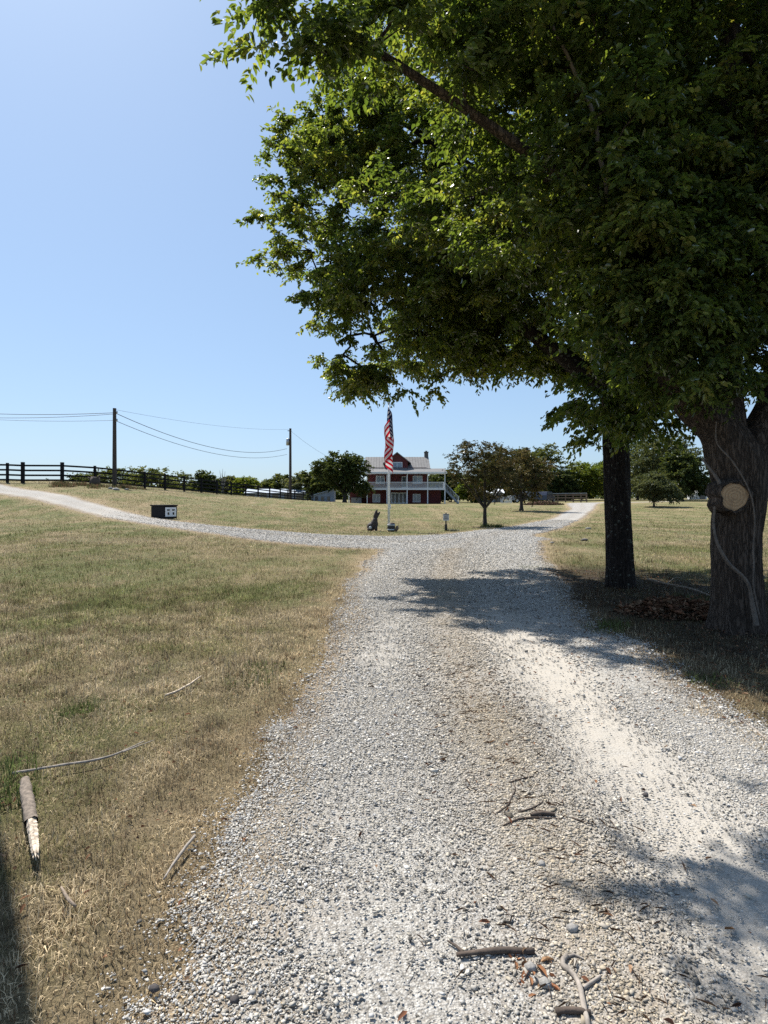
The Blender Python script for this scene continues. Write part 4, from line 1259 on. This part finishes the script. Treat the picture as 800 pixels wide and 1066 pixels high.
# long-eared dark statue
p = on(389.5, 29)
m = MB()
m.ball((-.14, 0, .2), (.21, .2, .22)); m.ball((.02, 0, .33), (.19, .17, .25)); m.ball((.06, -.02, .52), (.13, .12, .14)); m.ball((-.18, -.1, .08), (.16, .12, .09)); m.ball((.1, -.1, .14), (.08, .08, .16))
m.tube([(.02, 0, .55), (.04, 0, .72), (.12, 0, .95), (.17, 0, 1.06)], [.05, .075, .06, .015], 10)
m.tube([(.10, .03, .55), (.15, .03, .70), (.25, .03, .87), (.31, .03, .95)], [.05, .07, .055, .015], 10)
sta = m.build('yard_statue', M['carved_wood'], loc=p, smooth=True)
rm = sta.modifiers.new('remesh', 'REMESH'); rm.mode = 'VOXEL'; rm.voxel_size = .025; rm.use_smooth_shade = True
tag(sta, 'dark long eared crouching animal statue left of the flagpole', 'statue')
m = MB(); m.ball((-.17, -.2, .17), (.07, .04, .07)); w_ = m.build('pale_patch', M['white_board'], sta, smooth=True)

# little yard sign
p = on(464.5, 29.3)
sg = thing('yard_sign', 'small white sign with dark lines on a dark post near the lane', 'sign', p)
m = MB(); m.box((0, 0, .42), (.07, .05, .94)); m.box((0, 0, .16), (.12, .1, .34)); m.build('post', M['dark_iron'], sg)
m = MB(); m.box((0, -.045, .68), (.29, .03, .33)); pn = m.build('sign_panel', M['white_board'], sg)
m = MB()
for z, w2 in ((.80, .25), (.69, .2), (.60, .25)): m.box((0, -.063, z), (w2, .004, .035))
m.build('lettering', M['dark_iron'], pn)
q = on(470, 29.2)
tufts('weed_clump', [(q[0] + dx, q[1], .14, .16) for dx in (-.2, -.05, .1, .25)], 'dark weeds and pale blooms beside the small sign', 'weeds', lambda n, r: np.where(r.random((n, 1)) < .2, np.array([[.45, .45, .42]]), np.array([[.04, .05, .025]])) * r.uniform(.6, 1.3, (n, 1)), RNG, 60, .2, .012)
q = on(510, 33.5)
tufts('weed_clump', [(q[0] + dx, q[1], .25, .3) for dx in (-.3, 0, .3, .55)], 'unmown green clump round the crooked fruit tree foot', 'weeds', green_c, RNG, 110, .25, .014)

# black chest with white end panel by the left lane
p = on(171, 30.2)
bxr = math.atan2(-.62, .78)
bx_ = thing('black_chest', 'long black box with a white end panel beside the left lane', 'box', p, bxr)
m = MB(); m.box((0, 0, .30), (1.2, .72, .62)); m.build('chest_body', M['black_wood'], bx_, bevel=.01)
m = MB(); m.box((-.01, 0, .645), (1.27, .80, .06)); m.build('lid', M['black_wood'], bx_, bevel=.01)
m = MB(); m.box((.612, 0, .32), (.02, .60, .46)); ep = m.build('end_panel', M['white_paint'], bx_)
m = MB()
for yy in (-.14, .14):
    m.box((.627, yy, .42), (.012, .14, .07)); m.box((.627, yy, .25), (.012, .09, .10)); m.box((.627, yy + .02, .2), (.012, .05, .05))
m.build('dark_markings', M['dark_iron'], ep)

# ------------------------------------------------------------------ far left shed, right fence, vehicles, pale buildings
def shed(name, label, px0, px1, d, eave_h, ridge_h, depth, wall, roofm, rz=0, doors=0):
    c = on((px0 + px1) / 2, d); L = (px1 - px0) / FPX * d
    t = thing(name, label, 'shed', c, rz)
    m = MB(); m.box((0, depth / 2, eave_h / 2), (L, depth, eave_h)); m.prism([(0, eave_h), (depth, eave_h), (depth / 2, ridge_h)], 'x', -L / 2 + .01, L / 2 - .01); m.build('wall', wall, t)
    m = MB(); m.prism([(-.3, eave_h - .1), (depth / 2, ridge_h), (depth + .3, eave_h - .1), (depth + .3, eave_h), (depth / 2, ridge_h + .12), (-.3, eave_h)], 'x', -L / 2 - .25, L / 2 + .25); m.build('roof', roofm, t)
    for k in range(doors):
        x_ = -L / 2 + L * (k + .5) / doors
        m = MB(); m.box((x_, -.01, eave_h * .42), (1.1, .05, eave_h * .8)); m.build('door', M['glass_dark'], t)
    return t


shed('low_shed', 'long low whitish shed behind the lower end of the black fence', 256, 318, 104, 1.3, 1.9, 5, M['grey_board'], M['grey_blue_metal'], 0, 5)
t = thing('tarped_stack', 'pale blue sloping metal lean-to at the end of the fence, left of the round tree', 'shed', on(336, 98))
m = MB(); m.prism([(-1.8, .0), (1.9, .0), (1.9, 2.05), (-1.8, .95)], 'y', 0, 3); m.build('wall', M['grey_blue_metal'], t)
m = MB(); m.prism([(-2.0, .93), (2.1, 2.12), (2.1, 2.22), (-2.0, 1.03)], 'y', -.25, 3.2); m.build('roof', M['pale_blue_metal'], t)
for x_ in (-1.0, 0, 1.0):
    m = MB(); m.box((x_, -.02, .55), (.5, .05, .7)); m.build('opening', M['glass_dark'], t)
t.name = 'lean_to'
shed('pale_shed', 'pale low shed behind the crooked fruit tree trunk', 500, 524, 106, 1.7, 2.3, 3.5, M['white_board'], M['white_paint'], 0, 2)
shed('white_shed', 'white shed glimpsed through leaves left of the thick trunk', 727, 736, 112, 2.6, 3.6, 4, M['white_paint'], M['metal_roof'], 0, 1)
# white picket section right of the pale shed
a = on(522, 92); t = thing('picket_fence', 'short white picket fence between the two fruit trees', 'fence', a)
m = MB()
for k in range(9): m.box((k * .2, 0, .55), (.11, .03, 1.1))
m.build('pickets', M['white_board'], t)
m = MB(); m.bar((-.05, .04, .3), (1.65, .04, .3), .04, .09); m.bar((-.05, .04, .85), (1.65, .04, .85), .04, .09); m.build('rail', M['white_board'], t)

# brown corral fence at right
ra = [on(px, d) for px, d in ((573, 100), (581, 99), (589, 98), (597, 97), (605, 96), (611, 96))]
t = thing('corral_fence', 'weathered brown board corral right of the parked vehicles', 'fence', ra[0])
for i, p in enumerate(ra):
    q = p - ra[0]
    m = MB(); m.box((q[0], q[1], q[2] + .7), (.16, .16, 1.5)); m.build('post', M['brown_board'], t)
    if i + 1 < len(ra):
        r = ra[i + 1] - ra[0]
        for z in (.3, .75, 1.2):
            m = MB(); m.bar((q[0], q[1] - .1, q[2] + z), (r[0], r[1] - .1, r[2] + z), .05, .2); m.build('board', M['brown_board'], t)
        m = MB(); m.bar((q[0], q[1], q[2] + 1.48), (r[0], r[1], r[2] + 1.48), .2, .06); m.build('top_rail', M['white_board'], t)


def vehicle(name, label, px, d, rz, paint, profile, glassp, L, Wd, wheels):
    t = thing(name, label, 'pickup' if 'pickup' in name else 'suv', on(px, d), rz)
    m = MB(); m.prism(profile, 'y', -Wd / 2, Wd / 2); m.build('body', paint, t, bevel=.06)
    for s in (-1, 1):
        for g in glassp:
            m = MB(); m.prism(g, 'y', s * Wd / 2 - .012, s * Wd / 2 + .012); m.build('side_window', M['glass_dark'], t)
        for x_ in wheels:
            m = MB()
            m.tube([(x_, s * (Wd / 2 - .22), .36), (x_, s * (Wd / 2 - .2), .36), (x_, s * (Wd / 2 + .02), .36), (x_, s * (Wd / 2 + .04), .36)], [.3, .37, .37, .3], 18)
            wl = m.build('wheel', M['tyre'], t)
            m = MB(); m.tube([(x_, s * (Wd / 2 + .03), .36), (x_, s * (Wd / 2 + .05), .36)], [.22, .2], 12); m.build('rim', M['steel'], wl)
    for s in (-1, 1):
        m = MB(); m.box((L / 2 - .02, s * Wd * .36, .82), (.06, .3, .18)); m.build('headlight', M['white_board'], t)
    return t


truck_p = [(-2.75, .42), (2.75, .42), (2.78, .75), (2.70, 1.08), (1.35, 1.18), (.75, 1.78), (-.75, 1.82), (-.95, 1.2), (-2.75, 1.18)]
vehicle('pickup_truck', 'grey pickup truck parked beyond the smaller fruit tree', 548, 97, .05, M['grey_paint'], truck_p, [[(.02, 1.2), (1.12, 1.2), (.68, 1.68), (.02, 1.7)], [(-.08, 1.2), (-.08, 1.7), (-.66, 1.7), (-.78, 1.2)]], 5.5, 1.95, (-1.75, 1.75))
suv_p = [(-2.3, .42), (2.3, .42), (2.32, .8), (2.2, 1.05), (1.2, 1.15), (.55, 1.72), (-1.9, 1.76), (-2.25, 1.2)]
vehicle('suv', 'dark blue suv parked at the right end of the vehicles', 568, 96, 1.0, M['navy_paint'], suv_p, [[(.0, 1.15), (1.0, 1.15), (.5, 1.6), (0, 1.62)], [(-.1, 1.15), (-.1, 1.62), (-1.8, 1.64), (-2.05, 1.2)]], 4.6, 1.9, (-1.45, 1.45))


# mound of brush in front of the vehicles
def leaf_heap(name, label, cat, c, rx_, ry_, h, n, L, cols, seed, kind=None, yaw=0):
    rng = np.random.default_rng(seed)
    a = rng.uniform(0, 2 * np.pi, n); q = np.sqrt(rng.random(n))
    x = q * np.cos(a) * rx_; y = q * np.sin(a) * ry_
    z = h * np.clip(1 - q ** 2, 0, 1) * rng.uniform(.2, 1.0, n)
    P = np.stack([x, y, z + gz(c[0] + x, c[1] + y) - c[2] + .01], 1)
    A = rng.normal(0, 1, (n, 3)); A[:, 2] *= .4
    N = rng.normal(0, .5, (n, 3)); N[:, 2] += 1
    V, F = leaf_faces(P, A, N, L * rng.uniform(.5, 1.3, n), L * .5 * rng.uniform(.5, 1.2, n), rng, .3)
    cols = np.array(cols); k = rng.integers(0, len(cols), n)
    C = np.repeat(np.c_[cols[k] * rng.uniform(.6, 1.4, (n, 1)), np.ones(n)], 6, 0)
    o = link(name, mesh_arrays(name, V, [F], {'col': C}), M['dead_leaf'], loc=c)
    return tag(o, label, cat, kind=kind)


BRN = [(.16, .075, .045), (.22, .12, .07), (.11, .06, .04), (.26, .17, .11)]
leaf_heap('brush_pile', 'low reddish brush mound in front of the parked vehicles', 'brush pile', on(566, 78), 2.6, 1.4, .5, 2200, .3, [(.17, .10, .08), (.22, .14, .11), (.12, .09, .06), (.10, .10, .05)], 3)
leaf_heap('leaf_pile', 'pile of reddish brown dead leaves between the two big trunks', 'leaf pile', on(706, 8.0),   .80, .55, .20, 1000, .09, BRN, 4)
leaf_heap('leaf_scatter', 'curled brown leaves beside the bent branch on the lane', 'dead leaves', np.array([.47, 1.93, g1(.47, 1.93) + .018]), .07, .13, .02, 26, .045, [(.30, .15, .08), (.24, .11, .06), (.34, .21, .12)], 5, 'stuff')
# loose litter under the big trees and along the lane centre
rng = np.random.default_rng(19)
n = 5650
lx = np.concatenate([rng.normal(4.2, 1.4, 5200), rng.normal(.75, .5, 150), rng.uniform(-3, -.6, 300)]); ly = np.concatenate([rng.uniform(4, 12.5, 5200), rng.uniform(1.6, 6.5, 150), rng.uniform(1.6, 6, 300)])
P = np.stack([lx, ly, gz(lx, ly) + np.where(lx > 2.5, .045, .024)], 1)
A = rng.normal(0, 1, (n, 3)); A[:, 2] *= .25
N = rng.normal(0, .35, (n, 3)); N[:, 2] += 1
V, F = leaf_faces(P, A, N, rng.uniform(.012, .045, n), rng.uniform(.006, .02, n), rng, .3)
k = rng.integers(0, 4, n)
C = np.repeat(np.c_[np.array(BRN)[k] * rng.uniform(.5, 1.3, (n, 1)), np.ones(n)], 6, 0)
tag(link('fallen_leaves', mesh_arrays('fallen_leaves', V, [F], {'col': C}), M['dead_leaf']), 'scattered brown leaf litter on lane and lawn', 'leaf litter', kind='stuff')
# chopped twiglets along the lane middle
n = 650
tx = rng.normal(.68, .24, n); ty = rng.uniform(1.7, 5.5, n) ** 1.0
P = np.stack([tx, ty, gz(tx, ty) + .026], 1); A = rng.normal(0, 1, (n, 3)); A[:, 2] *= .1
N = np.tile([0, 0, 1.], (n, 1))
V, F = leaf_faces(P, A, N, rng.uniform(.02, .08, n), rng.uniform(.0015, .004, n), rng, .6)
C = np.repeat(np.c_[np.array([.10, .065, .045]) * rng.uniform(.5, 1.8, (n, 1)), np.ones(n)], 6, 0)
tag(link('twig_litter', mesh_arrays('twig_litter', V, [F], {'col': C}), M['dead_leaf']), 'fine twig crumbs along the lane middle', 'twig litter', kind='stuff')


# ------------------------------------------------------------------ logs, sticks and branches
def gpt(px, py, lift=.01):
    d = CAM_H * FPX / (py - HORIZ)
    for _ in range(6):
        x = (px - CXP) / FPX * d
        d = (CAM_H - g1(x, d)) * FPX / (py - HORIZ)
    x = (px - CXP) / FPX * d
    s, _ = road_sd(np.array([x]), np.array([d]))
    return np.array([x, d, g1(x, d) + (.016 if s[0] < 0 else .03) + lift])


def stick(label, pix, r, mat, cat='stick', name='stick', forks=(), wig=.012, seed=0):
    r = [q * .72 for q in r]
    pts = [gpt(px, py, rr) for (px, py), rr in zip(pix, r)]
    b = pts[0].copy()
    rng = np.random.default_rng(seed)
    P, R = resample(pts, r, .025)
    n = len(P)
    P[:, :2] += np.stack([(vn(np.arange(n) * .25, np.zeros(n), seed + k) - .5) * wig for k in range(2)], 1)
    disp = .8 + .4 * vn(np.arange(n)[:, None] * .5 + np.zeros((1, 9)), np.arange(9)[None] * .9 + np.zeros((n, 1)), seed + 3)
    V, F = tube_arrays(P, R, 9, disp)
    Vs = [V]; Fs = [F]; o = len(V)
    caps = []
    for fk, fr in forks:
        fr = [q * .72 for q in fr]
        q = [gpt(px, py, rr) for (px, py), rr in zip(fk, fr)]
        P2, R2 = resample(q, fr, .025)
        V2, F2 = tube_arrays(P2, R2, 7); Vs.append(V2); Fs.append(F2 + o); o += len(V2)
    mb = MB(); mb.add(np.concatenate(Vs) - b, [tuple(f) for f in np.concatenate(Fs)] + [tuple(range(8, -1, -1)), tuple(range(len(V) - 9, len(V)))])
    ob = mb.build(name, mat, loc=b, smooth=True)
    return tag(ob, label, cat, 'fallen sticks')


# log with bark and a broken white end
pA, pB, pC = gpt(26, 826, .035), gpt(33, 872, .04), gpt(38, 912, .035)
lg = thing('broken_log', 'short grey barked log with a splintered white end lying in the grass', 'log', pA)
P, R = resample([pA, (pA + pB) / 2, pB], [.024, .028, .027], .012)
disp = .85 + .3 * vn(np.arange(len(P))[:, None] * .4 + np.zeros((1, 16)), np.arange(16)[None] * .7 + np.zeros((len(P), 1)), 6)
V, F = tube_arrays(P, R, 16, disp); link('bark', mesh_arrays('bark', V - pA, [F, np.array([list(range(15, -1, -1))])], None, True), M['log_bark'], lg)
rng = np.random.default_rng(8)
dv = pC - pB; Lq = np.linalg.norm(dv); ax = dv / Lq; sdv_ = np.array([-ax[1], ax[0], 0])
P, R = resample([pB - ax * .02, pB + dv * .35, pB + dv * .8], [.021, .020, .015], .008)
ang = np.linspace(0, 2 * np.pi, 12, endpoint=False)
disp = rng.uniform(.75, 1.12, 12)[None] * (.88 + .24 * rng.random((len(P), 12)))
V, F = tube_arrays(P - pA, R, 12, disp)
m = MB(); m.add(V, [tuple(f) for f in F])
e0 = V[-12:]
for k in range(0, 12, 2):                      # torn fibres of unequal length at the break
    tipl = Lq * rng.uniform(.04, .26); b0 = len(m.v)
    tp_ = (e0[k] + e0[(k + 2) % 12]) / 2 + ax * tipl
    cen = e0.mean(0)
    m.add([e0[k], e0[k + 1], e0[(k + 2) % 12], cen, tp_], [(0, 1, 4), (1, 2, 4), (2, 3, 4), (3, 0, 4)])
m.build('splintered_end', M['pale_wood'], lg)
m = MB(); m.tube([pB - pA - ax * .02, pB - pA + ax * Lq * .45], [.012, .008], 7); m.build('dark_core', M['stick_dark'], lg)

stick('long thin grey forked stick lying across the grass above the log', [(14, 812), (60, 804), (110, 795), (150, 777)], [.011, .010, .009, .004], M['stick_grey'], forks=[([(128, 789), (145, 782), (160, 776)], [.007, .005, .003])], seed=1)
stick('short orange brown stick in the grass farthest from the log', [(172, 729), (190, 722), (210, 708)], [.009, .014, .006], M['pale_wood'], seed=2)
stick('slanting pale stick near the gravel edge on the left', [(170, 924), (185, 904), (203, 878)], [.005, .008, .009], M['stick_grey'], seed=3)
stick('stubby pale piece of wood just below the log', [(64, 932), (71, 943), (79, 953)], [.005, .009, .007], M['stick'], seed=4)
stick('thick straight dark stick lying level on the gravel', [(476, 1000), (505, 999), (535, 996), (557, 997)], [.010, .013, .014, .012], M['stick_dark'], forks=[([(482, 998), (474, 990), (466, 985)], [.008, .006, .004])], seed=5)
stick('bent forked branch at the bottom edge of the lane', [(592, 1003), (586, 1012), (598, 1024), (606, 1040), (612, 1064), (613, 1080)], [.010, .012, .012, .012, .012, .011], M['stick_grey'], forks=[([(607, 1036), (616, 1030), (625, 1023)], [.009, .008, .007]), ([(590, 1003), (598, 1000), (608, 1004)], [.008, .006, .004])], seed=6)
stick('dark stick lying flat below the bent branch', [(578, 1063), (596, 1061), (614, 1063)], [.012, .013, .012], M['stick_dark'], seed=7)
stick('dark twig with a thick lump across the lane middle', [(523, 864), (540, 858), (560, 855), (586, 857)], [.005, .007, .006, .004], M['stick_dark'], forks=[([(553, 854), (565, 852), (578, 853)], [.012, .015, .011])], seed=8)
stick('thin forked dark twig above the lumped one', [(515, 852), (528, 842), (536, 828), (534, 818)], [.004, .006, .005, .003], M['stick_dark'], forks=[([(540, 850), (555, 845), (566, 838)], [.006, .006, .003])], seed=9)
stick('short dark straight twig highest on the lane middle', [(530, 818), (543, 815), (556, 812)], [.005, .006, .005], M['stick_dark'], seed=10)
stick('slender dark twig at the right of the lane middle', [(596, 855), (606, 859), (617, 863)], [.004, .005, .004], M['stick_dark'], seed=11)
stick('pale stick in the dry grass at the right edge of the lane', [(778, 757), (790, 766), (806, 778)], [.008, .009, .008], M['stick_grey'], seed=12)
stick('dead branch lying in shade between the two big trunks', [(675, 606), (695, 611), (720, 616), (741, 623)], [.03, .025, .022, .012], M['stick'], forks=[([(695, 610), (702, 604), (712, 603)], [.012, .01, .006])], seed=13)
stick('curved pale stick lying on the brown leaf pile', [(697, 632), (704, 634), (712, 640)], [.012, .014, .01], M['stick_grey'], seed=14)

# stones on the right lawn
for k, (px, py, s, lab) in enumerate(((609, 563, .11, 'dark stone in the grass right of the lane bend'), (613, 551, .13, 'pale stone farther up the grass right of the lane bend'), (575, 566, .06, 'small stone at the right gravel edge of the bend'))):
    q = gpt(px, py, 0); v, f = ico(); v = v * np.random.default_rng(k + 50).uniform(.7, 1.2, (12, 1)) * np.array([s * 1.3, s, s * .55])
    tag(link('field_stone', mesh_arrays('field_stone', v, [f]), M['stone_dark' if k == 0 else 'stone_pale'], loc=q + np.array([0, 0, s * .1])), lab, 'stone')
# the few bigger rocks one can tell apart on the lane
for k, (px, py, s, dark, lab) in enumerate(((161, 1040, .022, 1, 'black rock at the left gravel edge near the bottom'), (553, 1013, .026, 0, 'round grey rock below the thick dark stick'), (568, 1031, .026, 0, 'grey rock beside the curled leaves'),
                                            (596, 972, .028, 0, 'pale rock on the lane above the bent branch'), (244, 1047, .018, 1, 'dark rock at the bottom of the left gravel'), (672, 832, .022, 1, 'dark red brown clod on the dusty wheel track'), (564, 904, .022, 0, 'pale grey rock on the lane middle below the twigs'))):
    q = gpt(px, py, 0); v, f = ico(); v = v * np.random.default_rng(k + 80).uniform(.75, 1.15, (12, 1)) * np.array([s * 1.2, s, s * .7])
    o = link('loose_rock', mesh_arrays('loose_rock', v * .8, [f]), M['rock_dark' if dark else 'stone_pale'], loc=q + np.array([0, 0, s * .2]))
    tag(o, lab, 'rock', 'loose rocks on the lane')

# ------------------------------------------------------------------ light, sky, camera
SUN = Vector((.43, -.56, -1.0)).normalized()
sd_ = -SUN
elev = math.asin(sd_.z); rot = math.atan2(sd_.x, sd_.y)
L = bpy.data.lights.new('sun', 'SUN'); L.energy = 5.0; L.angle = math.radians(.53); L.color = (1, .955, .88)
lo = bpy.data.objects.new('sun', L); COL.objects.link(lo); lo.rotation_euler = SUN.to_track_quat('-Z', 'Y').to_euler(); lo.location = (-20, 30, 60)
wd = bpy.data.worlds.new('World'); sc.world = wd; wd.use_nodes = True
nt = wd.node_tree; nt.nodes.clear()
sky = nt.nodes.new('ShaderNodeTexSky'); sky.sky_type = 'NISHITA'; sky.sun_disc = False
sky.sun_elevation = elev; sky.sun_rotation = rot; sky.altitude = 200; sky.air_density = 1.0; sky.dust_density = 1.0; sky.ozone_density = 3.0
bg = nt.nodes.new('ShaderNodeBackground'); bg.inputs[1].default_value = .10
ow = nt.nodes.new('ShaderNodeOutputWorld')
gm = nt.nodes.new('ShaderNodeGamma'); gm.inputs[1].default_value = .5      # humid summer sky: flatter than the model's
ml = nt.nodes.new('ShaderNodeMix'); ml.data_type = 'RGBA'; ml.blend_type = 'MULTIPLY'; ml.inputs[0].default_value = 1
ml.inputs[7].default_value = (1.40, 1.73, 2.10, 1)
nt.links.new(sky.outputs[0], gm.inputs[0]); nt.links.new(gm.outputs[0], ml.inputs[6]); nt.links.new(ml.outputs[2], bg.inputs[0]); nt.links.new(bg.outputs[0], ow.inputs[0])

cam = bpy.data.cameras.new('camera'); co = bpy.data.objects.new('camera', cam); COL.objects.link(co)
cam.sensor_fit = 'VERTICAL'; cam.sensor_height = 36; cam.lens = FPX / 1066 * 36
cam.shift_y = -(533 - HORIZ) / 1066
co.location = (0, 0, CAM_H); co.rotation_euler = (math.pi / 2, 0, 0)
cam.clip_start = .05; cam.clip_end = 3000
sc.camera = co
sc.render.engine = 'CYCLES'
sc.cycles.max_bounces = 6; sc.cycles.diffuse_bounces = 2; sc.cycles.transmission_bounces = 4; sc.cycles.transparent_max_bounces = 4
sc.cycles.use_denoising = False
sc.view_settings.view_transform = 'Standard'; sc.view_settings.look = 'None'; sc.view_settings.gamma = 1
sc.view_settings.exposure = .78
try:
    sc.view_settings.use_curve_mapping = False
except Exception:
    pass
